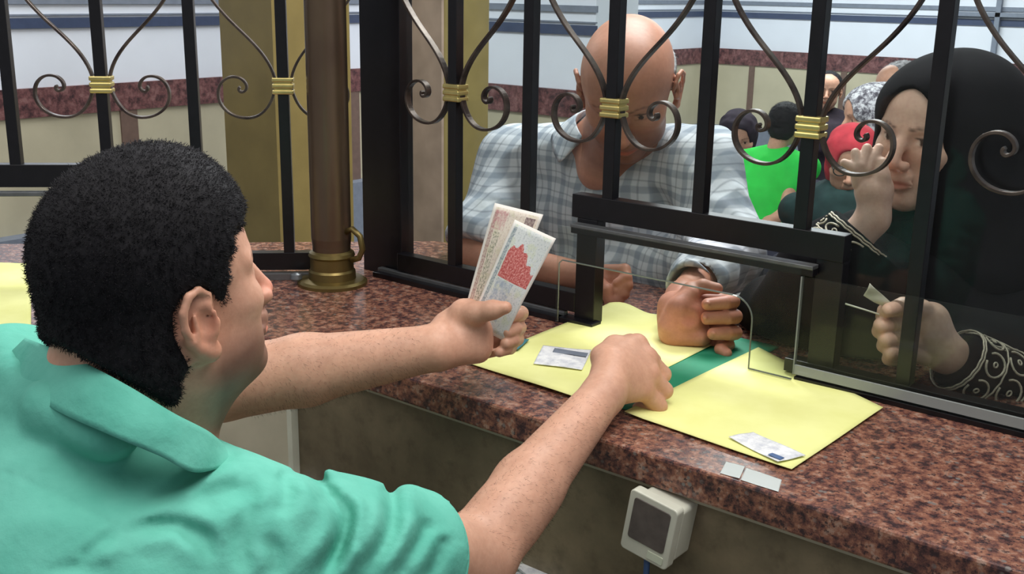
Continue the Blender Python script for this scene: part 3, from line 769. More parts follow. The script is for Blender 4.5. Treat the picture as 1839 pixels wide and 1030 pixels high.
def banknote(c, label, mat, group=None, bend=0.004, n=16, th=0.0003):
    """c: four 3-D corners, short side first: 0-1 is one short end, 3-2 the other"""
    c = [np.array(q, float) for q in c]; nn = np.cross(c[1] - c[0], c[3] - c[0]); nn /= np.linalg.norm(nn)
    V = []; UV = []
    for lay in (0, 1):
        for i in range(n + 1):
            for j in range(n + 1):
                u, v = i / n, j / n
                p = (c[0] * (1 - v) + c[1] * v) * (1 - u) + (c[3] * (1 - v) + c[2] * v) * u
                V.append(p + nn * (bend * math.sin(math.pi * u) + bend * 0.5 * math.sin(math.pi * v) + 0.0008 * math.sin(9 * u + 5 * v) + lay * th)); UV.append((u, v))
    F = []; N = (n + 1) ** 2; w_ = n + 1
    for i in range(n):
        for j in range(n):
            q = (i * w_ + j, (i + 1) * w_ + j, (i + 1) * w_ + j + 1, i * w_ + j + 1); F += [q, tuple(x + N for x in q[::-1])]
    rim = [(i, 0) for i in range(n)] + [(n, j) for j in range(n)] + [(i, n) for i in range(n, 0, -1)] + [(0, j) for j in range(n, 0, -1)]
    for k in range(len(rim)):
        p, q = rim[k], rim[(k + 1) % len(rim)]; A, B = p[0] * w_ + p[1], q[0] * w_ + q[1]; F.append((A, B, B + N, A + N))
    o = meshobj('banknote', V, F, M[mat], None, True)
    uv = o.data.uv_layers.new(name='UVMap')
    for l in o.data.loops: uv.data[l.index].uv = UV[l.vertex_index]
    orient_fix(o); return tag(o, label, 'banknote', group)
banknote([AT(845, 578, 1.50), AT(905, 612, 1.485), AT(999, 428, 1.44), AT(925, 394, 1.455)], 'front banknote held by the clerk, with a red building printed on it', 'banknote_red', 'banknotes in the clerk\'s hand')
banknote([AT(832, 570, 1.52), AT(895, 596, 1.505), AT(976, 385, 1.462), AT(889, 364, 1.475)], 'banknote fanned out behind the front one in the clerk\'s hand, its pale top corner showing', 'banknote_cream', 'banknotes in the clerk\'s hand')
def slip(px, z, label, mat):
    q = [ONZ(*p, z=z) for p in px]; return banknote(q, label, mat, bend=0.0012)
notemat('banknote_grey', (214, 210, 214), (120, 116, 132), (232, 232, 226), False)
slipmat = NT('receipt_paper').set(0.6, 0, 0.3); vv = slipmat.coord(); slipmat.base(slipmat.ramp(slipmat.noise(vv, 45, 4, 0.7), [(0.35, srgb(196, 198, 206)), (0.6, srgb(240, 240, 240))]))
o = sheet('folded_slip', [ONZ(958, 660)[:2], ONZ(1045, 672)[:2], ONZ(1062, 636)[:2], ONZ(975, 628)[:2]], CT + 0.0062, M['receipt_paper'], 'grey and white folded slip lying on the left yellow sheet, beside the fist', 'paper slip', amp=0.0008)
o = sheet('printed_strip', [ONZ(992, 641)[:2], ONZ(1052, 650)[:2], ONZ(1056, 643)[:2], ONZ(996, 634)[:2]], CT + 0.0082, M['stripe_grey'], None, None, amp=0.0004, th=0.0002, par=None)
tag(o, 'dark printed band across the folded slip on the left yellow sheet', 'paper slip')
sheet('receipt', [ONZ(1308, 792)[:2], ONZ(1396, 838)[:2], ONZ(1446, 826)[:2], ONZ(1352, 782)[:2]], CT + 0.0046, M['receipt_paper'], 'white receipt slip near the front corner of the right yellow sheet', 'paper slip', amp=0.0012)
o = sheet('ink_mark', [ONZ(1378, 826)[:2], ONZ(1400, 836)[:2], ONZ(1408, 832)[:2], ONZ(1386, 823)[:2]], CT + 0.0077, M['blue_plastic'], 'small blue stamp mark on the white receipt slip', 'stamp', amp=0.0001, th=0.0002)
sheet('teal_slip', [ONZ(905, 632)[:2], ONZ(930, 636)[:2], ONZ(950, 618)[:2], ONZ(915, 612)[:2]], CT + 0.0075, M['teal_card'], 'small teal scrap of card under the hand with the banknotes', 'paper scrap', amp=0.0004)
for k, (q, lb) in enumerate((([(1293, 850), (1328, 860), (1338, 838), (1304, 829)], 'left piece of clear sticky tape on the granite edge'), ([(1330, 862), (1398, 884), (1404, 862), (1340, 840)], 'right piece of clear sticky tape on the granite edge, the longer one'))):
    sheet('clear_tape', [ONZ(*p)[:2] for p in q], CT + 0.0005, M['clear_tape'], lb, 'tape', amp=0.0002, th=0.0003)

# ================================================================ SOCKET BOX UNDER THE COUNTER EDGE
def rbox(w_, h_, d_, r=0.006):
    pts = []
    for cx_, cz_, a0 in ((w_ / 2 - r, h_ / 2 - r, 0), (-w_ / 2 + r, h_ / 2 - r, 90), (-w_ / 2 + r, -h_ / 2 + r, 180), (w_ / 2 - r, -h_ / 2 + r, 270)):
        for k in range(6):
            a = math.radians(a0 + 18 * k); pts.append((cx_ + r * math.cos(a), cz_ + r * math.sin(a)))
    return pts
bf = ONY(1165, 950, -0.395)
sb = empty('socket_box', (bf[0] + 0.02, -0.346, bf[2] - 0.04), 'white plastic socket box with a grey face, mounted under the granite edge', 'socket box')
ya = 0.0
def boxpart(name, w_, h_, y0, y1, mat, dx=0.0, dz=0.0, r=0.006, bev=0.0015, roll=-0.15):
    P = rbox(w_, h_, 0, r); V = []
    ca, sa = math.cos(roll), math.sin(roll)
    for y in (y0, y1):
        for (x, z) in P:
            x, z = x + dx, z + dz
            V.append((bf[0] + ca * x - sa * z, y, bf[2] + sa * x + ca * z))
    n = len(P); F = [tuple(range(n)), tuple(range(2 * n - 1, n - 1, -1))] + [(i, i + n, (i + 1) % n + n, (i + 1) % n) for i in range(n)]
    o = meshobj(name, V, F, M[mat], sb); orient_fix(o)
    if bev: b = o.modifiers.new('bevel', 'BEVEL'); b.width = bev; b.segments = 2; b.limit_method = 'ANGLE'
    return o
boxpart('back_box', 0.060, 0.074, -0.380, -0.345, 'white_plastic', 0.004, 0.0)
boxpart('face_plate', 0.068, 0.084, -0.396, -0.380, 'white_plastic')
boxpart('grey_insert', 0.052, 0.056, -0.3972, -0.394, 'grey_plastic', 0.0, 0.006, 0.004, 0.0006)
boxpart('label_strip', 0.022, 0.010, -0.3970, -0.3955, 'label_paper', 0.016, -0.032, 0.001, 0)
cb = np.array([bf[0] - 0.006, -0.385, bf[2] - 0.040])
MB().tube([cb, cb + [0, 0, -0.03], cb + [0.003, 0.0, -0.08], cb + [0.02, -0.01, -0.125], cb + [0.10, -0.05, -0.1345]], 0.004, 8).build('cable', M['blue_plastic'], sb, True)

# ================================================================ ON THE LOWER SHELF
def bundle(px, z, n, label, mat, dims=(0.15, 0.075), yaw=0.3):
    o0 = ONZ(*px, z=0.69); e = empty('paper_bundle', (o0[0], o0[1], 0.69), label, 'paper bundle')
    R = np.array([[math.cos(yaw), -math.sin(yaw), 0], [math.sin(yaw), math.cos(yaw), 0], [0, 0, 1]])
    for k in range(n):
        a = yaw + random.uniform(-.12, .12); Rk = np.array([[math.cos(a), -math.sin(a), 0], [math.sin(a), math.cos(a), 0], [0, 0, 1]])
        MB().box((-dims[0] / 2, -dims[1] / 2, k * 0.0032), (dims[0] / 2, dims[1] / 2, k * 0.0032 + 0.0026), Rk, (o0[0] + random.uniform(-.004, .004), o0[1] + random.uniform(-.004, .004), 0.69)).build('sheet_stack', M[mat], e)
    MB().box((-0.012, -dims[1] / 2 - 0.002, -0.0), (0.012, dims[1] / 2 + 0.002, n * 0.0032 + 0.001), R, (o0[0], o0[1], 0.69)).build('paper_band', M['label_paper'], e)
bundle((955, 1022), 0.69, 8, 'banded bundle of papers on the lower shelf, behind the bare forearm', 'receipt_paper', yaw=-0.2)
bundle((600, 868), 0.69, 4, 'low bundle of papers on the lower shelf beside the teal sleeve', 'receipt_paper', yaw=0.5)
q = [ONZ(512, 826, 0.696), ONZ(545, 838, 0.696), ONZ(590, 866, 0.696), ONZ(640, 882, 0.698), ONZ(700, 890, 0.696)]
tag(MB().tube(q, 0.005, 8).build('cable', M['black_rubber'], None, True), 'black cable lying on the lower shelf in the inner corner of the counter', 'cable')
# ================================================================ PEOPLE
def person_obj(parts, mat, label, base_at, fr=None, colors=None):
    V, F = merge(parts) if isinstance(parts, list) else parts
    o = meshobj('person', V, F, M[mat], None, True, colors)
    return tag(o, label, 'person')
def child(name, VF, mat, par, colors=None, label=None):
    o = meshobj(name, VF[0], VF[1], M[mat] if isinstance(mat, str) else mat, par, True, colors)
    if label: o['label'] = label
    return o
def tri_spikes(V, F, n, length, mask, droop=(0, 0, -0.3), width=0.00042, seed=3, comb=None):
    """short hairs: thin spikes standing on a surface"""
    r = np.random.default_rng(seed)
    a = V[F[:, 0]]; b = V[F[:, 1]]; c = V[F[:, 2]]; N = np.cross(b - a, c - a); N /= np.linalg.norm(N, axis=1)[:, None] + 1e-12
    ctr_ = V[F].mean(1); ok = np.nonzero(mask(ctr_))[0]; pick = r.choice(ok, n)
    p = ctr_[pick] + r.normal(size=(n, 3)) * 0.0012; d = N[pick] + r.normal(size=(n, 3)) * 0.45 + np.array(droop)
    if comb is not None: d = d + comb
    d /= np.linalg.norm(d, axis=1)[:, None]; L = length * (0.6 + 0.6 * r.random(n))[:, None]
    s = np.cross(d, r.normal(size=(n, 3))); s /= np.linalg.norm(s, axis=1)[:, None]; t = np.cross(d, s)
    V2 = np.concatenate([p + s * width, p - s * width * .5 + t * width * .87, p - s * width * .5 - t * width * .87, p + d * L]); i = np.arange(n)
    Q = np.concatenate([np.stack([i, i + n, i + 3 * n], 1), np.stack([i + n, i + 2 * n, i + 3 * n], 1), np.stack([i + 2 * n, i, i + 3 * n], 1)])
    return V2, Q
def hair_build(VF, par, mat, n, length, mask=lambda P: np.ones(len(P), bool), **kw):
    V, F = VF; V2, T = tri_spikes(V, F, n, length, mask, **kw)
    tris = np.concatenate([F[:, [0, 1, 2]], F[:, [0, 2, 3]], T + len(V)])
    o = meshobj('hair', np.concatenate([V, V2]), tris, M[mat], par, True); return o

# ---------------------------------------------------------------- 1. the clerk
HF = Frame(AT(284, 518, 0.985), math.radians(80), math.radians(-9), math.radians(0), 0.925)
RS, LS = AT(430, 985, 0.99), AT(20, 712, 1.16)              # shoulders
RE, LE = AT(852, 1000, 1.235), AT(395, 690, 1.50)            # elbows
RW, LW_ = AT(1085, 706, 1.42), AT(780, 624, 1.475)          # wrists
NB = AT(205, 772, 1.035)
g = SDF((0.10, -1.10, 0.80), (1.02, -0.10, 1.46), 0.0026)
head_prims(g, HF, jaw=1.12, nose=.92, ears=True, nl=-.006)
g.cap(HF.p(-.030, 0, -.050), NB + [0.0, -0.01, 0.02], .066, .072, .03)
g.cap(HF.p(.020, 0, -.085), NB + [0.02, 0.03, -0.01], .045, .055, .03)
g.fe(HF, (-.055, 0, -.075), (.04, .05, .045), .03)
g.cap(NB + [0, 0, -.045], RS, .055, .058, .03); g.cap(NB + [0, 0, -.04], LS, .055, .058, .03)
g.ell(NB + [0.0, -0.02, -0.09], (.15, .10, .10), None, .04)
g.limb([RS, RE], [.056, .046], .02)
mid = RE * 0.62 + RW * 0.38
g.limb([RE, mid + [0, 0, .004], RW], [.045, .041, .0275], .015)
g.ell(RE * .78 + RW * .22 + [0.005, 0, 0.002], (.030, .052, .040), None, .02)
g.limb([LS, LE], [.056, .046], .02)
midl = LE * 0.6 + LW_ * 0.4
g.limb([LE, midl, LW_], [.051, .048, .031], .015)
# right hand: a fist resting knuckles-right, back of the hand to the lamp
def P(*a): return AT(*a)
g.cap(RW, P(1102, 668, 1.455), .0265, .026, .012)
kn = [P(1144, 618, 1.512), P(1162, 642, 1.495), P(1165, 671, 1.48), P(1154, 699, 1.468)]
w0 = [P(1096, 645, 1.465), P(1094, 665, 1.455), P(1090, 688, 1.447), P(1084, 704, 1.44)]
for a, b in zip(w0, kn): g.cap(a, b, .0200, .0155, .014)
g.ell(P(1119, 668, 1.478), (.030, .038, .024), None, .015)
for i, k_ in enumerate(kn):
    dn = k_ + np.array([0.012, 0.018, -0.026]) + (P(1186, 660, 1.5) - P(1176, 660, 1.5)) * 0.4
    g.cap(k_, dn, .0128, .0118, .005)
    tip = dn + np.array([-0.026, -0.008, -0.008]); g.cap(dn, tip, .0112, .0098, .004)
g.limb([P(1082, 640, 1.475), P(1104, 622, 1.50), P(1132, 616, 1.53), P(1147, 636, 1.54)], [.017, .015, .012, .0105], .008)
# left hand: palm towards the notes, thumb over them, fingers folded behind
g.cap(LW_, P(818, 608, 1.488), .0265, .027, .014)
pc = P(846, 595, 1.50)
g.ell(pc, (.034, .026, .034), None, .018)
g.cap(P(805, 586, 1.50), P(840, 560, 1.505), .022, .019, .016)
g.cap(P(800, 630, 1.475), P(858, 628, 1.49), .020, .018, .016)
g.limb([P(832, 560, 1.485), P(858, 562, 1.465), P(884, 556, 1.452), P(908, 552, 1.444)], [.0185, .0140, .0115, .0088], .010)     # thumb
for (y0, xs, r) in ((548, 944, .0098), (574, 940, .0100), (594, 936, .0098), (610, 924, .0090)):
    g.limb([P(850, y0 + 24, 1.515), P(895, y0 + 16, 1.535), P(xs - 8, y0 + 14, 1.525), P(xs - 14, y0 + 16, 1.500), P(xs - 28, y0 + 22, 1.487)], [r * 1.3, r * 1.12, r * 1.05, r * .96, r * .8], .002)
V, F = g.surf(1)
V_body, F_body = V, F
C = head_colors(V, HF, None, stubble_shade=(.40, .37, .38), brow=(.12, .10, .10))
def tint(V, C, c, r, colr, soft=1.0):
    d = np.linalg.norm(V - c, axis=1) / r; wgt = np.clip((1 - d) / soft, 0, 1)[:, None]; C[:] = C * (1 - wgt) + np.array(colr) * C * wgt
tint(V, C, HF.p(.01, -.088, -.03), .05, (1.12, .95, .90)); tint(V, C, HF.p(.114, 0, -.036), .028, (1.25, .95, .95))
for k_ in kn: tint(V, C, k_, .02, (1.08, .88, .85))
neckm = np.clip((HF.inv(V)[:, 0] * -1 + .02) / .05, 0, 1) * np.clip((-.03 - HF.inv(V)[:, 2]) / .03, 0, 1) * (np.linalg.norm(V - HF.o, axis=1) < .22)
C *= (1 - neckm * 0.0)[:, None]
clerk = person_obj([(V, F)], 'skin_tan', 'clerk with short black hair in a teal shirt, leaning to the window with banknotes raised', None, HF, C)

COLLAR_TOP = [AT(45, 606, 1.045), AT(78, 619, .985), AT(150, 650, .925), AT(230, 692, .902), AT(310, 740, .910), AT(375, 774, .945), AT(404, 800, 1.0)]
COLLAR_BOT = [AT(10, 640, 1.06), AT(36, 690, .975), AT(100, 736, .910), AT(196, 780, .882), AT(286, 818, .886), AT(352, 848, .915), AT(424, 830, .985)]
pl_n = np.cross(COLLAR_TOP[3] - COLLAR_TOP[0], COLLAR_TOP[5] - COLLAR_TOP[0]); pl_n /= np.linalg.norm(pl_n); pl_n = pl_n * np.sign(pl_n[2])
# hair
g = SDF(HF.o - .19, HF.o + .19, 0.0032)
g.fe(HF, (-.009, 0, .036), (.102, .087, .101), .01)
g.fe(HF, (.024, 0, .058), (.068, .070, .073), .03)
g.fe(HF, (-.048, 0, -.040), (.058, .067, .062), .04)
g.fe(HF, (-.050, 0, -.085), (.048, .060, .045), .04)
g.cap(HF.p(-.030, 0, -.055), NB + [0.0, -0.01, 0.03], .0685, .0735, .03)
def trim_hair(D, Pn):
    L = HF.inv(Pn); x, y, z = L.T
    side = np.clip((np.abs(y) - .035) / .03, 0, 1)
    zz = [-.2, -.130, -.10, -.066, -.050, -.030, -.010, .018, .040, .056, .072, .095, .2]
    xs = [-.30, -.075, -.040, -.024, -.016, .034, .042, .040, .052, .062, .080, .10, .14]
    xf = [-.30, -.09, -.05, -.03, -.02, .02, .05, .075, .078, .086, .098, .12, .14]
    bx_ = np.interp(z, zz, xs) * side + np.interp(z, zz, xf) * (1 - side) + 0.003 * np.sin(z * 260 + y * 120)
    cutd = (x - bx_) * 0.8 * HF.s
    low = np.maximum((-(z + .105) + 0.22 * np.abs(y)) * HF.s, .004 - (Pn - COLLAR_TOP[0]) @ pl_n)
    # room for the ear
    e = np.sqrt(((x - .002) / .026) ** 2 + ((z + .018) / .036) ** 2) ; eard = (1 - e) * .02 * HF.s
    eard = np.where(np.abs(y) > .055, eard, -1)
    D = D + 0.0007 * wob(Pn, 240, 5, 2)
    return np.maximum(np.maximum(np.maximum(D, cutd), low), eard)
g.apply(trim_hair)
# far-field clean-up: anything outside the band but past the trim planes
VF = g.surf(1)
hair_build(VF, clerk, 'hair_black', 70000, 0.0031, comb=(HF.R @ np.array([0.25, 0, 0.1])))

# shirt
def fold_noise(Pn, f, seed): return wob(Pn, f, seed, 3)
g = SDF((0.20, -1.26, 0.50), (1.06, -0.50, 1.22), 0.0036)
cuff = RE * 0.72 + RS * 0.28
up = np.array([0, 0, 1.0])
g.limb([RS + [0, 0, -.004], cuff * .5 + RS * .5 + [0, 0, -.004], cuff + (RE - RS) * .10], [.078, .072, .070], .03)
g.limb([LS, LE * .55 + LS * .45], [.070, .066], .03)
g.cap(NB + [0.02, -.01, -.050], RS, .074, .070, .04); g.cap(NB + [0, -.01, -.03], LS, .072, .066, .04)
g.cap(NB + [0, -.012, -.05], NB + [0, -.01, -.005], .084, .078, .02)
g.ell(NB + [0.0, -.055, -.095], (.21, .13, .115), None, .05)
g.ell(NB + [-0.02, -.08, -.20], (.215, .155, .22), None, .05)
g.ell(NB + [0.0, -.06, -.45], (.20, .15, .20), None, .06)
# neck opening follows the collar line
g.cap(HF.p(-.030, 0, -.050), NB + [0.0, -0.01, 0.03], .067, .073, .006, sub=True)
g.fe(HF, (.015, 0, -.03), (.115, .085, .125), .006, sub=True)
for _a, _b in zip(COLLAR_BOT[:3], COLLAR_BOT[1:4]):
    _u = [q - (CAM - q) / np.linalg.norm(CAM - q) * .040 for q in (_a, _b)]; g.cap(_u[0], _u[1], .022, .022, .012)
# hollow sleeve mouth
dirr = (RE - RS) / np.linalg.norm(RE - RS)
g.cut(cuff + dirr * .012, dirr) if False else None
def photo_xy(Pn):
    c = (Pn - CAM) @ AX; return CX + FPX * c[:, 0] / c[:, 2], CY + FPX * c[:, 1] / c[:, 2]
def seg_dist(x, y, pl):
    best = np.full(len(x), 1e9); side = np.zeros(len(x))   # side: strength along the path, fading at both ends
    # smooth the polyline first
    q = np.array(pl, float)
    for _ in range(2): q = np.concatenate([q[:1], np.stack([q[:-1] * .75 + q[1:] * .25, q[:-1] * .25 + q[1:] * .75], 1).reshape(-1, 2), q[-1:]])
    n = len(q)
    for i in range(n - 1):
        a, b = q[i], q[i + 1]; ab = b - a; L = ab @ ab + 1e-9
        t = np.clip(((x - a[0]) * ab[0] + (y - a[1]) * ab[1]) / L, 0, 1)
        dx, dy = x - a[0] - t * ab[0], y - a[1] - t * ab[1]; d = np.hypot(dx, dy); m = d < best
        pos = (i + t) / (n - 1); end = np.clip(np.minimum(pos, 1 - pos) * 3.2, 0, 1)
        best = np.where(m, d, best); side = np.where(m, end * end * (3 - 2 * end), side)
    return best, side
# (path over the cloth, half width, height): a crease with a raised lip on one side
CREASES = [([(551, 850), (600, 893), (618, 940), (607, 985), (566, 1040)], 9, .0060), ([(623, 885), (634, 930), (612, 985), (575, 1040)], 9, .0055),
    ([(692, 866), (706, 905), (700, 965), (650, 1035)], 11, .0068), ([(772, 930), (750, 980), (700, 1045)], 9, .0050), ([(800, 960), (786, 1000), (760, 1045)], 8, .0045),
    ([(590, 868), (560, 850), (520, 842)], 7, .004), ([(500, 845), (520, 880), (500, 930)], 10, .004), ([(660, 880), (664, 930), (640, 990)], 7, .0035),
    ([(300, 872), (346, 842), (391, 818), (430, 812)], 9, .0050), ([(225, 905), (300, 872), (340, 850)], 8, .0035), ([(140, 1000), (170, 978), (208, 950)], 8, .0060),
    ([(235, 812), (262, 806), (290, 812)], 7, .0040), ([(225, 952), (300, 940), (360, 950), (392, 980)], 8, .0045), ([(320, 955), (360, 975), (385, 1000)], 8, .0035),
    ([(0, 800), (60, 812), (130, 800)], 12, .0030), ([(20, 900), (90, 880), (160, 900)], 12, .0035), ([(0, 700), (40, 712), (90, 740), (150, 760)], 10, .0035), ([(60, 1000), (120, 1020), (200, 1015)], 12, .004),
    ([(455, 900), (430, 960), (440, 1030)], 10, .004), ([(480, 960), (500, 1000), (490, 1040)], 9, .004), ([(340, 895), (420, 880), (470, 890)], 12, .003)]
SEAMS = [([(0, 845), (90, 880), (200, 943), (232, 957)], 3.0, .0022), ([(440, 838), (408, 900), (394, 990), (396, 1040)], 3.0, .0018), ([(232, 957), (262, 1000), (270, 1040)], 2.6, .0014)]
def shirt_fn(D, Pn):
    px, py = photo_xy(Pn); fac = ((CAM - Pn) / np.linalg.norm(CAM - Pn, axis=1)[:, None])
    for pl, wd, am in CREASES:
        d, sd = seg_dist(px, py, pl); am = am * sd * 1.25; wd = wd * 1.65; am = am * np.clip((py - 790) / 40 + (px - 420) / 60, 0, 1); D = D + am * 1.15 * np.exp(-(d / wd) ** 2) - am * .55 * np.exp(-((d - 2.1 * wd) / (1.2 * wd)) ** 2)
    for pl, wd, am in SEAMS:
        d, sd = seg_dist(px, py, pl); D = D + am * sd ** .3 * np.exp(-(d / wd) ** 2)
    # cuff cut (only near the sleeve)
    t = (Pn - cuff) @ dirr; near = np.linalg.norm(Pn - cuff - dirr * .08, axis=1) < .15
    D = np.where(near, np.maximum(D, t - 0.002), D)
    # sleeve wrinkles: slanted bands that ring the arm
    ax = (Pn - RS) @ dirr; Lr = np.linalg.norm(RE - RS)
    ws = np.exp(-((np.linalg.norm(np.cross(Pn - RS, dirr), axis=1) - .07) / .05) ** 2) * np.clip((ax + .05) / .1, 0, 1)
    ph = ax * 118 + 2.2 * wob(Pn, 13, 4, 2) + (Pn[:, 2] - 1.0) * 46
    rid = np.abs(np.sin(ph * .5)) ** .7
    D = D - ws * (0.0020 * (rid - .6)) * (0.5 + 0.8 * np.clip(wob(Pn, 11, 9, 1) + .3, 0, 1))
    # broad folds running from the collar across the back
    q = wob(Pn * np.array([1, .55, 1.3]), 26, 12, 2)
    D = D - (1 - ws) * 0.0035 * (1 - 2 * np.abs(q)) 
    return D
g.apply(shirt_fn, .026)
sh_VF = g.surf(1)
shirt = child('shirt', sh_VF, 'teal_cotton', clerk)
# sleeve hem: a flat turned band at the cuff
a0 = cuff + dirr * .000; u_ = np.cross(dirr, up); u_ /= np.linalg.norm(u_); v_ = np.cross(u_, dirr)
MB().tube([a0 + (u_ * math.cos(t) + v_ * math.sin(t)) * (.0690) + np.array([0, 0, -.004]) for t in np.linspace(0, 2 * math.pi, 48, endpoint=False)], 0.0022, 8, closed=True).build('sleeve_hem', M['teal_cotton'], shirt, True)
# collar: folded band round the neck
def collar_mesh(fr_p, axis, r_top, r_bot, h, gap, fwd, n=60, th=0.0022, drop=0.014, sq=1.0):
    axis = axis / np.linalg.norm(axis); f = fwd - axis * (fwd @ axis); f /= np.linalg.norm(f); s = np.cross(axis, f)
    prof = [(r_top - .003, -.004), (r_top - .001, h * .98), (r_top + .002, h), (r_top + .005, h * .97), (r_bot, -drop), (r_bot - .0035, -drop - .0005), (r_top + .001, h * .80)]
    V = []; k = len(prof); m_ = n + 1
    for i in range(m_):
        a = gap + (2 * math.pi - 2 * gap) * i / n; ca, sa = math.cos(a), math.sin(a)
        dn = max(0, (math.cos(a) - math.cos(gap) * .55)) * 0.018
        for (r, z) in prof:
            wv = 0.0012 * math.sin(a * 5 + z * 90)
            V.append(fr_p + f * ca * (r + wv) * 1.08 + s * sa * (r + wv) * sq + axis * (z - (dn if z < h * .5 and r > r_top else dn * .55)))
    F = [(i * k + q, (i + 1) * k + q, (i + 1) * k + (q + 1) % k, i * k + (q + 1) % k) for i in range(n) for q in range(k)]
    F += [tuple(range(k)), tuple(range(n * k + k - 1, n * k - 1, -1))]
    return V, F
def spline(P, n):
    P = np.array(P, float); k = len(P); out = []
    for t in np.linspace(0, k - 1, n):
        i = min(int(t), k - 2); f = t - i; p0, p1, p2, p3 = P[max(i - 1, 0)], P[i], P[i + 1], P[min(i + 2, k - 1)]
        out.append(.5 * (2 * p1 + (p2 - p0) * f + (2 * p0 - 5 * p1 + 4 * p2 - p3) * f * f + (3 * p1 - p0 - 3 * p2 + p3) * f ** 3))
    return np.array(out)
ct_ = spline(COLLAR_TOP, 60); cb_ = spline(COLLAR_BOT, 60)
V = []; m_ = 9
for i in range(60):
    for lay in (0, 1):
        for j in range(m_):
            f = j / (m_ - 1); p = ct_[i] * (1 - f) + cb_[i] * f; tow = (CAM - p) / np.linalg.norm(CAM - p)
            bulge = .004 * math.sin(math.pi * f) + .0012 * math.sin(i * .35 + f * 3); V.append(p + tow * (bulge - (lay * (.0035 + .012 * (1 - f)))))
F = []
for i in range(59):
    A, B = i * 2 * m_, (i + 1) * 2 * m_; ring = list(range(m_)) + [m_ + j for j in range(m_ - 1, -1, -1)]
    for q in range(len(ring)): r_ = ring[(q + 1) % len(ring)]; F.append((A + ring[q], A + r_, B + r_, B + ring[q]))
rg = list(range(m_)) + [m_ + j for j in range(m_ - 1, -1, -1)]
F += [tuple(rg), tuple(59 * 2 * m_ + q for q in rg[::-1])]
o = meshobj('collar', V, F, M['teal_cotton'], shirt, True); orient_fix(o)

fa = child('arm_hair', (lambda V2, Q: (V2, Q))(*tri_spikes(V_body, F_body, 5200, 0.0058, lambda Pn: (np.minimum(np.abs(((Pn - RE) @ (RW - RE)) / ((RW - RE) @ (RW - RE)) - .45), 9) < .42) & (np.linalg.norm(np.cross(Pn - RE, (RW - RE) / np.linalg.norm(RW - RE)), axis=1) < .07) |
    (np.abs(((Pn - LE) @ (LW_ - LE)) / ((LW_ - LE) @ (LW_ - LE)) - .55) < .42) & (np.linalg.norm(np.cross(Pn - LE, (LW_ - LE) / np.linalg.norm(LW_ - LE)), axis=1) < .07), droop=(.3, .9, -.9), width=0.00012, seed=5)), 'hair_black', clerk)
g = SDF((0.30, -1.30, 0.0), (0.95, -0.35, 0.66), 0.010)
g.ell((NB[0] - .02, NB[1] - .10, .57), (.17, .15, .09), None, .05)
for s_ in (-1, 1):
    hx = NB[0] + .09 * s_
    g.limb([(hx, NB[1] - .10, .555), (hx + .03 * s_, NB[1] + .34, .545), (hx + .03 * s_, NB[1] + .36, .08)], [.085, .062, .045], .03)
g.cut((0, 0, .045), (0, 0, -1)); child('trousers', g.surf(1), 'trouser_dark', clerk)
for s_ in (-1, 1):
    hx = NB[0] + .12 * s_; g = SDF((hx - .08, -0.80, -0.01), (hx + .08, -0.30, 0.14), 0.008)
    g.cap((hx, NB[1] + .33, .045), (hx, NB[1] + .50, .035), .045, .034, .02); g.cut((0, 0, .001), (0, 0, -1)); child('shoe', g.surf(1), 'black_rubber', clerk)
st = empty('stool', (NB[0], NB[1] - .10, 0), 'round stool under the clerk in teal', 'stool')
MB().lathe((NB[0], NB[1] - .10, .44), [(.16, 0), (.175, .01), (.175, .035), (.16, .045)], 32).build('seat', M['black_rubber'], st, True)
MB().lathe((NB[0], NB[1] - .10, .0), [(.16, 0), (.16, .012), (.03, .03), (.025, .44)], 32).build('pedestal', M['aluminium_track'], st, True)
# ---------------------------------------------------------------- 2. the bald customer
MF = Frame(AT(1128, 145, 2.06), math.radians(-63), math.radians(38), math.radians(2), 1.10)
mRS, mLS = AT(918, 285, 2.37), AT(1262, 292, 2.13)
mNB = AT(1085, 268, 2.24)
mRE, mRW = AT(852, 462, 2.29), AT(1052, 496, 2.08)
mLE, mLW = AT(1300, 455, 2.06), AT(1226, 535, 1.83)
g = SDF((-0.22, -0.08, 0.62), (0.86, 0.72, 1.52), 0.0030)
head_prims(g, MF, jaw=1.0)
g.cap(MF.p(-.030, 0, -.055), mNB, .058, .066, .03)
g.cap(MF.p(.02, 0, -.09), mNB + [.03, -.05, -.03], .036, .05, .03)
g.cap(mNB, mRS, .055, .050, .03); g.cap(mNB, mLS, .055, .050, .03)
tc_ = mNB + np.array([-.02, .06, -.22])
g.ell(tc_, (.17, .10, .20), None, .05)
g.limb([mRS, mRE], [.050, .042], .02); g.limb([mRE, (mRE + mRW) / 2, mRW], [.042, .036, .026], .012)
g.limb([mLS, mLE], [.050, .042], .02); g.limb([mLE, mLW], [.040, .027], .012)
# right hand, half closed on the counter
g.ell(AT(1082, 505, 2.04), (.030, .030, .030), None, .014)
for (y0, x1_, r) in ((486, 1122, .0095), (500, 1124, .0095), (516, 1118, .0092), (530, 1108, .0085)):
    g.limb([AT(1085, y0, 2.03), AT(x1_, y0 - 2, 1.995), AT(x1_ + 3, y0 + 12, 1.985), AT(x1_ - 14, y0 + 22, 1.985)], [r * 1.3, r * 1.15, r * 1.05, r * .9], .004)
g.limb([AT(1070, 500, 2.02), AT(1088, 520, 1.985), AT(1094, 542, 1.98)], [.014, .0115, .009], .006)
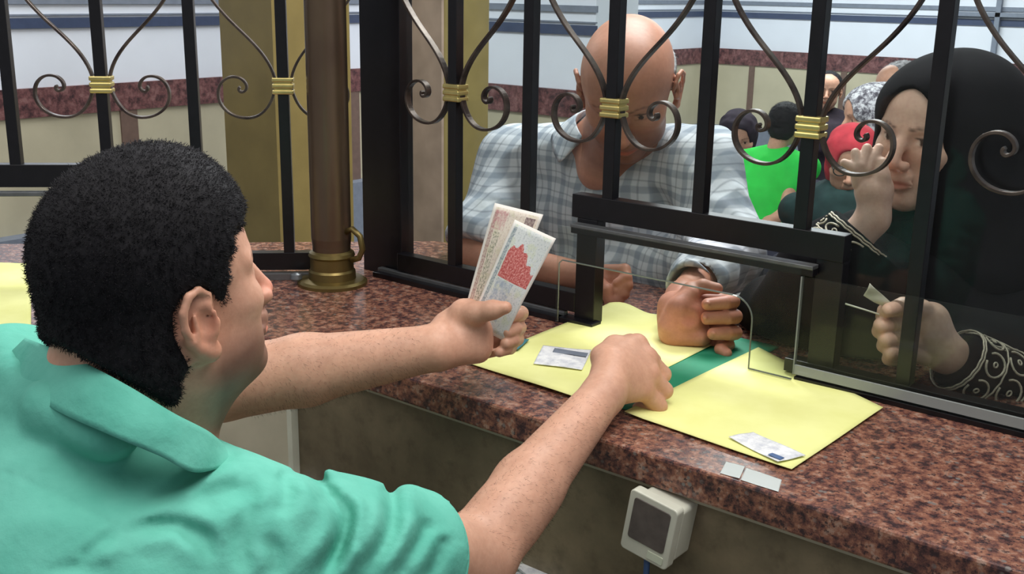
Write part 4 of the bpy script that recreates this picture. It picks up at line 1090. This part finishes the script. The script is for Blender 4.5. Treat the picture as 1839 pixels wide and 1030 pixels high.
# left hand through the opening: palm up, fingers folded over with the tips showing
body_m = g; hc_ = AT(1250, 565, 1.765); g = SDF(hc_ - .125, hc_ + .11, .0017)
g.cap(mLE * .35 + mLW * .65, mLW, .030, .027, .012)
g.cap(mLW, AT(1222, 566, 1.775), .028, .030, .014)
g.ell(AT(1232, 570, 1.755), (.036, .036, .040), None, .015)
g.cap(AT(1206, 548, 1.775), AT(1206, 596, 1.76), .022, .021, .016)
g.cap(AT(1212, 600, 1.755), AT(1262, 604, 1.745), .018, .015, .014)
for (yk, yt, xt, xk, r) in ((541, 546, 1266, 1316, .0112), (568, 571, 1262, 1320, .0115), (597, 599, 1276, 1320, .0112), (619, 634, 1300, 1308, .0098)):
    g.limb([AT(1246, yk - 2, 1.770), AT(xk - 14, yk - 1, 1.762), AT(xk, yk, 1.742)], [r * 1.25, r * 1.12, r * 1.04], .0025)
    g.limb([AT(xk, yk, 1.742), AT(xk - 14, (yk + yt) / 2, 1.720), AT(xt + 5, yt, 1.712)], [r * 1.04, r * 1.0, r * .88], .0012)
g.limb([AT(1226, 540, 1.76), AT(1240, 521, 1.752), AT(1262, 514, 1.748), AT(1288, 518, 1.745)], [.017, .0135, .0118, .0092], .004)
g.limb([AT(1204, 585, 1.748), AT(1220, 552, 1.738), AT(1243, 528, 1.742)], [.020, .018, .0135], .006); g.limb([AT(1210, 600, 1.750), AT(1258, 606, 1.737)], [.015, .0125], .006)
g.ell(AT(1243, 573, 1.706), (.017, .017, .017), None, .008, sub=True)
for (xt, yt) in ((1266, 546), (1262, 571), (1276, 599)):      # nails
    g.ell(AT(xt + 4, yt - 1, 1.7035), (.0050, .0034, .0042), None, .0012)
hand_m = g.surf(1); V, F = merge([body_m.surf(1), hand_m])
C = head_colors(V, MF, None, stubble_shade=(.55, .50, .50), brow=(.35, .32, .32))  # beard tint also paints the shadow on his bent lower face into the colour
for (x_, y_) in ((1262, 547), (1259, 571), (1271, 598)): tint(V, C, AT(x_ - 1, y_, 1.712), .0095, (1.3, 1.12, 1.12), .5)
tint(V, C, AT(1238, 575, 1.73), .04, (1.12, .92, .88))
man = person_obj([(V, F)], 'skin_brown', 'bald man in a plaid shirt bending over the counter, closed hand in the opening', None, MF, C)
# thin hair fringe at the temples
g = SDF(MF.o - .2, MF.o + .2, 0.004)
g.fe(MF, (-.014, 0, .014), (.1015, .0815, .078), .01)
def fringe(D, Pn):
    L = MF.inv(Pn); x, y, z = L.T
    return np.maximum.reduce([D, (z - .018) * MF.s, (x + .004) * MF.s, -(z + .07)])
g.apply(fringe)
hair_build(g.surf(1), man, 'hair_grey', 2500, 0.003)
# shirt
g = SDF((-0.24, -0.06, 0.55), (0.80, 0.74, 1.36), 0.0048)
g.cap(mNB + [0, .01, -.01], mRS, .072, .066, .04); g.cap(mNB + [0, .01, -.01], mLS, .072, .066, .04)
g.ell(mNB + np.array([-.02, .04, -.12]), (.20, .125, .13), None, .05)
g.ell(tc_ + [0, 0, -.08], (.20, .13, .26), None, .05)
mm = mRE * .80 + mRS * .20
g.limb([mRS, mm, mRE * .97 + mRS * .03], [.068, .068, .060], .03)
g.limb([mLS, mLE * .9 + mLS * .1, mLE], [.068, .068, .066], .04); g.limb([mLE, mLW * .80 + mLE * .20], [.066, .046], .03)
g.cap(mLE + [-.05, 0, -.02], mNB + [.0, .03, -.28], .05, .08, .05)
g.cap(mRE * .2 + mNB * .0 + AT(1120, 560, 2.15) * .8, tc_, .045, .10, .04)
g.cap(MF.p(-.030, 0, -.055), mNB, .061, .068, .004, sub=True)
g.cap(MF.p(.03, 0, -.08), mNB + [.035, -.115, -.05], .050, .026, .02, sub=True)
md = (mRE - mRS) / np.linalg.norm(mRE - mRS); ld = (mLW - mLE) / np.linalg.norm(mLW - mLE); lcut = mLW * .80 + mLE * .20
def mfn(D, Pn):
    t = (Pn - mm - md * .03) @ md; D = np.where(np.linalg.norm(Pn - mRE, axis=1) < .11, np.maximum(D, t), D)
    t = (Pn - lcut) @ ld; D = np.where(np.linalg.norm(Pn - mLW, axis=1) < .10, np.maximum(D, t), D)
    D = D - 0.0045 * (1 - 2 * np.abs(wob(Pn * np.array([1, 1, .7]), 34, 21, 2)))
    r = np.linalg.norm(np.cross(Pn - mLE, ld), axis=1); D = D - .003 * np.sin(((Pn - mLE) @ ld) * 150 + 2 * wob(Pn, 20, 3, 1)) * np.exp(-(r / .09) ** 2)
    pl = np.abs((Pn - mNB) @ np.array([.87, .49, 0])); D = D - .0015 * np.exp(-(pl / .014) ** 4) * (Pn[:, 2] < mNB[2] - .05)
    return D
g.apply(mfn)
_a = mLW * .80 + mLE * .20; g.cap(_a + ld * .03, _a - ld * .035, .041, .036, .003, sub=True)
mshirt = child('shirt', g.surf(1), 'plaid_cotton', man)
# open collar: two wings and the stand behind
cV, cF = collar_mesh(mNB + [0, -.005, .018], MF.p(-.030, 0, -.055) - mNB + np.array([.0, .015, .03]), .068, .104, .028, .55, np.array([.46, -.88, 0]), drop=.034)
o = meshobj('collar', cV, cF, M['plaid_cotton'], mshirt, True); orient_fix(o); q = o.modifiers.new('s', 'SUBSURF'); q.levels = q.render_levels = 1
g = SDF((-.25, .0, -0.02), (.62, .85, .80), .012)
hp = tc_ + [0, .04, -.30]; hp[2] = .76
for s_ in (-1, 1):
    k1 = hp + np.array([.10 * s_ * .9, -.02, -.32]); a1 = np.array([k1[0], k1[1] + .06, .07])
    g.limb([hp + [.09 * s_, 0, 0], k1, a1], [.10, .078, .06], .05)
g.ell(hp + [0, .02, -.02], (.17, .13, .12), None, .05)
child('trousers', g.surf(1), 'trouser_dark', man)
for s_ in (-1, 1):
    a1 = hp + np.array([.09 * s_, .04, 0]); a1[2] = .045; g = SDF(a1 - [.09, .26, .055], a1 + [.1, .12, .08], .008)
    g.cap(a1 + [0, .04, 0], a1 + [.03, -.14, -.01], .045, .036, .02); g.cut((0, 0, 0.002), (0, 0, -1)); child('shoe', g.surf(1), 'black_rubber', man)

# ---------------------------------------------------------------- 3. the woman in black
WF = Frame(AT(1684, 237, 1.74), math.radians(-105), math.radians(3), math.radians(-3), .99)
wHand = AT(1640, 600, 1.585); wWr = AT(1700, 632, 1.575); wEl = AT(1850, 735, 1.62)
cWr, cEl = AT(1568, 392, 1.665), AT(1452, 520, 1.70)
wNB = WF.p(-.04, 0, -.20)
g = SDF((0.72, -0.02, 0.86), (1.36, 0.62, 1.44), 0.0030)
head_prims(g, WF, jaw=.98, nose=1.1, ears=False)
g.cap(WF.p(-.03, 0, -.06), wNB, .052, .058, .03)
# cheek hand and forearm
body_w = g; g = SDF(AT(1565, 340, 1.665) - .11, AT(1565, 340, 1.665) + .11, .0018)
g.limb([cEl, cWr], [.036, .024], .01)
g.cap(cWr, AT(1572, 350, 1.66), .024, .026, .012)
g.cap(AT(1560, 340, 1.665), AT(1580, 332, 1.665), .020, .018, .014)
for (x0, y0, x1_, y1_, r) in ((1556, 322, 1578, 266, .0092), (1548, 316, 1557, 266, .0092), (1541, 316, 1536, 274, .0088), (1536, 320, 1516, 292, .0078)):
    g.limb([AT(x0 + 6, y0 + 10, 1.662), AT(x0, y0 - 18, 1.655), AT(x1_, y1_, 1.660)], [r * 1.3, r * 1.1, r * .82], .0015)
g.limb([AT(1574, 345, 1.655), AT(1584, 318, 1.650), AT(1584, 292, 1.652)], [.014, .0115, .009], .006)
hand_w1 = g.surf(1); g = SDF(AT(1650, 600, 1.57) - .11, AT(1650, 600, 1.57) + .11, .0018)
# lower hand
g.limb([wEl, wWr], [.036, .025], .01)
g.cap(wWr, AT(1672, 598, 1.575), .0255, .027, .014); g.ell(AT(1662, 590, 1.575), (.030, .028, .036), None, .015)
g.cap(AT(1675, 570, 1.575), AT(1690, 640, 1.575), .020, .018, .016)
for i, (ya, r, xx) in enumerate(((558, .0105, 1584), (584, .0112, 1578), (610, .0108, 1586), (634, .0095, 1594))):
    g.limb([AT(1660, ya + 6, 1.570), AT(1625, ya - 4, 1.560), AT(xx + 6, ya, 1.550)], [r * 1.35, r * 1.15, r * 1.0], .002)
    g.limb([AT(xx + 6, ya, 1.550), AT(xx + 2, ya + 10, 1.560), AT(xx + 20, ya + 14, 1.568)], [r * 1.05, r * .95, r * .85], .003)
g.limb([AT(1655, 556, 1.560), AT(1622, 550, 1.545), AT(1596, 556, 1.535)], [.0155, .0125, .0098], .006)
hand_w2 = g.surf(1); g = body_w; g.limb([cEl, cWr], [.034, .022], .01); g.limb([wEl, wWr], [.034, .023], .01)
g.cap(wNB, wNB + [.1, .1, -.1], .08, .08, .05)
V, F = merge([g.surf(1), hand_w1, hand_w2])
C = head_colors(V, WF, None, lip=(.95, .62, .60), brow=(.10, .08, .08), lid=(.10, .08, .08))
tint(V, C, WF.p(.09, 0, -.02), .05, (1.05, .95, .92))
for xx, yy in ((1583, 600), (1592, 574)): tint(V, C, AT(xx, yy, 1.54), .008, (1.2, 1.15, 1.1), .5)
woman = person_obj([(V, F)], 'skin_pale', 'woman in a black headscarf and robe resting her cheek on her hand at the glass', None, WF, C)
# headscarf
g = SDF((0.74, -0.02, 0.98), (1.45, 0.75, 1.48), 0.0040)
g.fe(WF, (-.034, 0, .026), (.122, .108, .092), .01)
g.fe(WF, (.008, 0, .036), (.084, .086, .070), .04)
g.fe(WF, (-.01, 0, -.07), (.092, .094, .090), .05)
g.cap(WF.p(-.03, 0, -.06), wNB + [0.02, .02, .0], .092, .13, .05)
g.cap(WF.p(-.07, .0, .03), wNB + [.14, .09, .02], .07, .09, .08)
g.cap(WF.p(.03, 0, -.14), wNB + [-.02, -.05, -.04], .05, .09, .04)
g.fe(WF, (.082, 0, -.026), (.072, .058, .102), .006, sub=True)
def sfn(D, Pn):
    L = WF.inv(Pn)
    low = np.clip((.0 - L[:, 2]) / .08, 0, 1)
    D = D - low * 0.004 * np.sin(L[:, 1] * 55 + L[:, 2] * 30 + 2 * wob(Pn, 14, 5, 2)) - .0016 * wob(Pn, 30, 8, 2)
    return D
g.apply(sfn)
g.fe(WF, (.096, 0, -.026), (.05, .056, .096), .004, sub=True)
child('headscarf', g.surf(1), 'fabric_black', woman)
# robe
g = SDF((0.62, -0.02, 0.0), (1.75, 0.95, 1.30), 0.0075)
shL, shR = wNB + np.array([-.13, .06, -.06]), wNB + np.array([.20, .12, -.05])
g.cap(wNB + [0, .03, -.03], shL, .09, .08, .06); g.cap(wNB + [0, .03, -.03], shR, .09, .085, .06)
g.ell(wNB + np.array([.03, .12, -.22]), (.22, .16, .26), None, .06)
g.limb([wNB + np.array([.05, .18, -.35]), np.array([1.16, .55, .45]), np.array([1.16, .58, .06])], [.20, .23, .27], .08)
g.limb([shL, cEl + [.02, .06, .01], cEl + [.012, .012, -.004]], [.085, .075, .062], .05)
g.limb([cEl + [.012, .012, -.004], cWr * .82 + cEl * .18], [.060, .046], .03)
g.limb([shR, AT(1890, 640, 1.72), wEl + [.0, .03, .01]], [.09, .085, .07], .05)
g.limb([wEl, wWr * .88 + wEl * .12], [.062, .040], .03)
g.cap(cEl + [.03, .04, .01], wEl + [-.12, .16, .02], .07, .11, .06)
g.cap(AT(1420, 560, 1.78), AT(1560, 600, 1.76), .055, .07, .05)
g.cap(AT(1390, 560, 1.86), AT(1600, 560, 1.80), .06, .10, .05)
d1 = (cWr - cEl) / np.linalg.norm(cWr - cEl); p1 = cWr * .80 + cEl * .20
d2 = (wWr - wEl) / np.linalg.norm(wWr - wEl); p2 = wWr * .90 + wEl * .10
def rfn(D, Pn):
    D = np.where(np.linalg.norm(Pn - cWr, axis=1) < .085, np.maximum(D, (Pn - p1) @ d1), D)
    D = np.where(np.linalg.norm(Pn - wWr, axis=1) < .085, np.maximum(D, (Pn - p2) @ d2), D)
    D = D - .006 * (1 - 2 * np.abs(wob(Pn * np.array([1, 1, .5]), 20, 31, 2)))
    return D
g.apply(rfn); g.cut((0, 0, .01), (0, 0, -1))
# keep clear of the counter top
def ctr_clear(D, Pn):
    inn = (Pn[:, 1] < .325) & (Pn[:, 2] < CT + .003); return np.where(inn, np.maximum(D, np.minimum(CT + .003 - Pn[:, 2], .325 - Pn[:, 1])), D)
G_ = [g.lo[i] + np.arange(g.n[i]) * g.h for i in range(3)]
box = np.minimum((CT + .003 - G_[2])[None, None, :], (.328 - G_[1])[None, :, None]); g.D = np.maximum(g.D, box.astype(np.float32) * np.ones_like(g.D))
robe = child('robe', g.surf(1), 'fabric_black', woman)
# embroidered cuffs: looped thread bands wound round each sleeve end
def embroidery(p, d, r, ln, name, squash=1.0):
    u = np.cross(d, [0, 0, 1.]); u /= np.linalg.norm(u); v = np.cross(u, d); mb = MB()
    def Q(a, t, e=0.0): return p - d * t + (u * math.cos(a) + v * math.sin(a)) * (r + e + t * .16)
    N = 60
    for t0 in (.003, .007, ln * .52, ln): mb.tube([Q(2 * math.pi * i / N, t0 + (.0006 * math.sin(i * 2))) for i in range(N)], .0014, 5, closed=True)
    k = 7
    for row, (ta, tb) in enumerate(((.012, ln * .48), (ln * .56, ln * .94))):
        for i in range(k):
            a0 = 2 * math.pi * (i + .5 * row) / k; w_ = 2 * math.pi / k * .42; pts = []
            for q in range(17):
                s = q / 16 * 2 * math.pi * .86
                pts.append(Q(a0 + w_ * math.sin(s) * .95, (ta + tb) / 2 - (tb - ta) / 2 * math.cos(s)))
            mb.tube(pts, .0016, 6); mb.tube([Q(a0 + w_ * .2 * math.cos(s), (ta + tb) / 2 + .003 * math.sin(s)) for s in np.linspace(0, 6.28, 9)], .0013, 5)
    return mb.build(name, M['embroidery_thread'], robe, True)
embroidery(p1, d1, .0525, .060, 'embroidered_cuff'); embroidery(p2, d2, .0475, .085, 'embroidered_cuff')
# what she holds
a, b = AT(1556, 520, 1.530), AT(1604, 552, 1.545)
V = []; e = np.array([0.004, -.002, .010])
pts = [a + e * 1.1, a - e * 1.0, b - e * .45, b + e * .45]
sl_ = banknote([pts[0], pts[1], pts[2], pts[3]], 'small white folded slip pinched between the fingers of the woman in black', 'banknote_grey', bend=.002)
sl_.data.materials[0] = M['white_plastic']; sl_['category'] = 'paper slip'; sl_.name = 'folded_slip'
tag(MB().tube([AT(1518, 545, 1.545), AT(1560, 558, 1.545), AT(1600, 571, 1.55)], .0013, 6).build('thin_stick', M['white_plastic'], None, True), 'thin pale stick poking out of the woman in black\'s fist', 'stick')

# ---------------------------------------------------------------- 4. people waiting in the hall
def waiting(head, yaw, pitch, sc_, top_mat, hair_mat, label, torso, skinm='skin_tan', scarf=None, arms=(), glasses=False, roll=0, wob_=0.004, hair=True, h=.0075, seat=None, child_scale=1.0):
    fr = Frame(head, math.radians(yaw), math.radians(pitch), math.radians(roll), sc_)
    nb = fr.p(-.03, 0, -.17); t = [np.array(q, float) for q in torso]; pts = [fr.o, nb] + t + [np.array(x) for a_ in arms for x in a_]
    lo = np.min(pts, 0) - .30 * sc_; hi = np.max(pts, 0) + .30 * sc_; lo[2] = max(lo[2], 0.0)
    g = SDF(fr.o - .2, fr.o + .2, .004)
    head_prims(g, fr, ears=scarf is None); g.cap(fr.p(-.03, 0, -.06), fr.p(-.03, 0, -.15), .048 * sc_, .05 * sc_, .02)
    hv = g.surf(1)
    parts = [hv]
    for a_ in arms:
        a_ = [np.array(x) for x in a_]; g = SDF(np.min(a_, 0) - .08, np.max(a_, 0) + .08, .005); g.limb(a_, [.040 * sc_, .034 * sc_, .028 * sc_][:len(a_)], .02)
        g.ell(a_[-1], (.035 * sc_,) * 3, None, .015); parts.append(g.surf(1))
    V, F = merge(parts); C = head_colors(V, fr, None)
    p_ = person_obj((V, F), skinm, label, None, None, C)
    side = np.array([math.sin(math.radians(yaw)), -math.cos(math.radians(yaw)), 0])
    g = SDF(lo, hi, h); sw = .17 * sc_
    sL, sR = nb + side * sw + [0, 0, -.05 * sc_], nb - side * sw + [0, 0, -.05 * sc_]
    g.cap(nb + [0, 0, -.03], sL, .06 * sc_, .065 * sc_, .04); g.cap(nb + [0, 0, -.03], sR, .06 * sc_, .065 * sc_, .04)
    for a_, b_ in zip([nb + [0, 0, -.10 * sc_]] + t, t): g.cap(a_, b_, .14 * sc_, .16 * sc_, .06); g.cap(a_ + side * .06 * sc_, b_ + side * .06 * sc_, .11 * sc_, .11 * sc_, .05); g.cap(a_ - side * .06 * sc_, b_ - side * .06 * sc_, .11 * sc_, .11 * sc_, .05)
    for a_ in arms: g.cap(sL if np.linalg.norm(sL - a_[0]) < np.linalg.norm(sR - a_[0]) else sR, np.array(a_[0]) * .9 + np.array(a_[1]) * .1, .062 * sc_, .052 * sc_, .03)
    g.fe(fr, (.03, 0, -.03), (.08, .07, .12), .005, sub=True)
    g.apply(lambda D, Pn: D - wob_ * (1 - 2 * np.abs(wob(Pn, 24, 3, 2)))); g.cut((0, 0, 0.003), (0, 0, -1))
    child('top', g.surf(1), top_mat, p_)
    hip = t[-1]; fwd_ = np.array([math.cos(math.radians(yaw)), math.sin(math.radians(yaw)), 0]); g = SDF(np.array([hip[0] - .6, hip[1] - .6, -.01]), np.array([hip[0] + .6, hip[1] + .6, hip[2] + .15]), .014)
    for s_ in (-1, 1):
        a_ = hip + side * .08 * s_
        if hip[2] < .62: kn_ = a_ + fwd_ * .36; kn_[2] = max(.42, a_[2]); ft = kn_.copy(); ft[2] = .05
        else: kn_ = a_ * 1.0; kn_[2] = hip[2] * .5; ft = kn_.copy(); ft[2] = .05
        g.limb([a_, kn_, ft], [.10, .07, .05], .04); g.cap(ft, ft + fwd_ * .12, .048, .04, .02)
    g.cut((0, 0, .002), (0, 0, -1)); child('trousers', g.surf(1), 'trouser_dark', p_)
    g = SDF(fr.o - .22 * sc_, fr.o + .22 * sc_, .0045)
    if scarf:
        g.fe(fr, (-.014, 0, .028), (.108, .090, .090), .01); g.fe(fr, (-.01, 0, -.05), (.082, .084, .095), .04); g.fe(fr, (.02, 0, .035), (.072, .074, .068), .03)
        g.fe(fr, (.09, 0, -.025), (.062, .054, .092), .006, sub=True)
        g.apply(lambda D, Pn: D - .003 * wob(Pn, 60, 4, 2)); child('headscarf', g.surf(1), scarf, p_)
    elif hair:
        g.fe(fr, (-.020, 0, .030), (.102, .086, .084), .01); g.fe(fr, (-.05, 0, -.03), (.055, .066, .06), .03); g.fe(fr, (.088, 0, -.035), (.075, .085, .082), .01, sub=True)
        g.apply(lambda D, Pn: D - .002 * wob(Pn, 120, 4, 2)); hair_build(g.surf(1), p_, hair_mat, 5000, .006)
    if glasses:
        mb = MB()
        for s_ in (-1, 1): mb.tube([fr.p(.100 + .0, s_ * .032 + .021 * math.cos(a), -.003 + .017 * math.sin(a)) for a in np.linspace(0, 6.28, 20, endpoint=False)], .0018, 5, closed=True); mb.tube([fr.p(.098, s_ * .053, 0), fr.p(.01, s_ * .078, .002)], .0016, 5)
        mb.tube([fr.p(.101, -.012, 0), fr.p(.104, 0, .003), fr.p(.101, .012, 0)], .0016, 5); mb.build('glasses', M['black_rubber'], p_, True)
    return p_
A = AT
waiting(A(1410, 222, 4.9), 100, 6, .86, 'fabric_green', 'hair_black', 'person in a bright green T-shirt sitting with their back to the counter', [A(1372, 345, 4.95), A(1370, 430, 4.95)], roll=10,
        arms=[[A(1418, 330, 4.85), A(1412, 380, 4.78), A(1380, 400, 4.75)]])
waiting(A(1325, 243, 6.3), -60, 14, 1.25, 'fabric_dark', 'hair_black', 'person in dark clothes sitting behind the bald man\'s shoulder', [A(1322, 340, 6.3), A(1322, 400, 6.3)], scarf='fabric_dark')
waiting(A(1612, 158, 4.3), -120, 5, .92, 'fabric_grey', 'hair_grey', 'grey-haired person far behind the woman in black', [A(1600, 300, 4.5), A(1600, 420, 4.5)], glasses=True)
waiting(A(1530, 285, 3.2), -70, 16, .86, 'fabric_teal_dark', 'hair_black', 'woman in a red headscarf behind the fingers of the woman in black', [A(1530, 400, 3.25), A(1530, 500, 3.25)], scarf='fabric_red', glasses=True)
waiting(A(1566, 208, 3.7), -135, 8, .95, 'fabric_patterned', 'hair_grey', 'person in a speckled grey and white headscarf in the hall', [A(1585, 330, 3.8), A(1580, 480, 3.8)], scarf='fabric_patterned')
waiting(A(1487, 160, 6.7), -70, 4, .95, 'fabric_dark', 'hair_black', 'distant dark-haired person at the far wall, beside the grille collar', [A(1487, 260, 6.7), A(1487, 360, 6.7)])
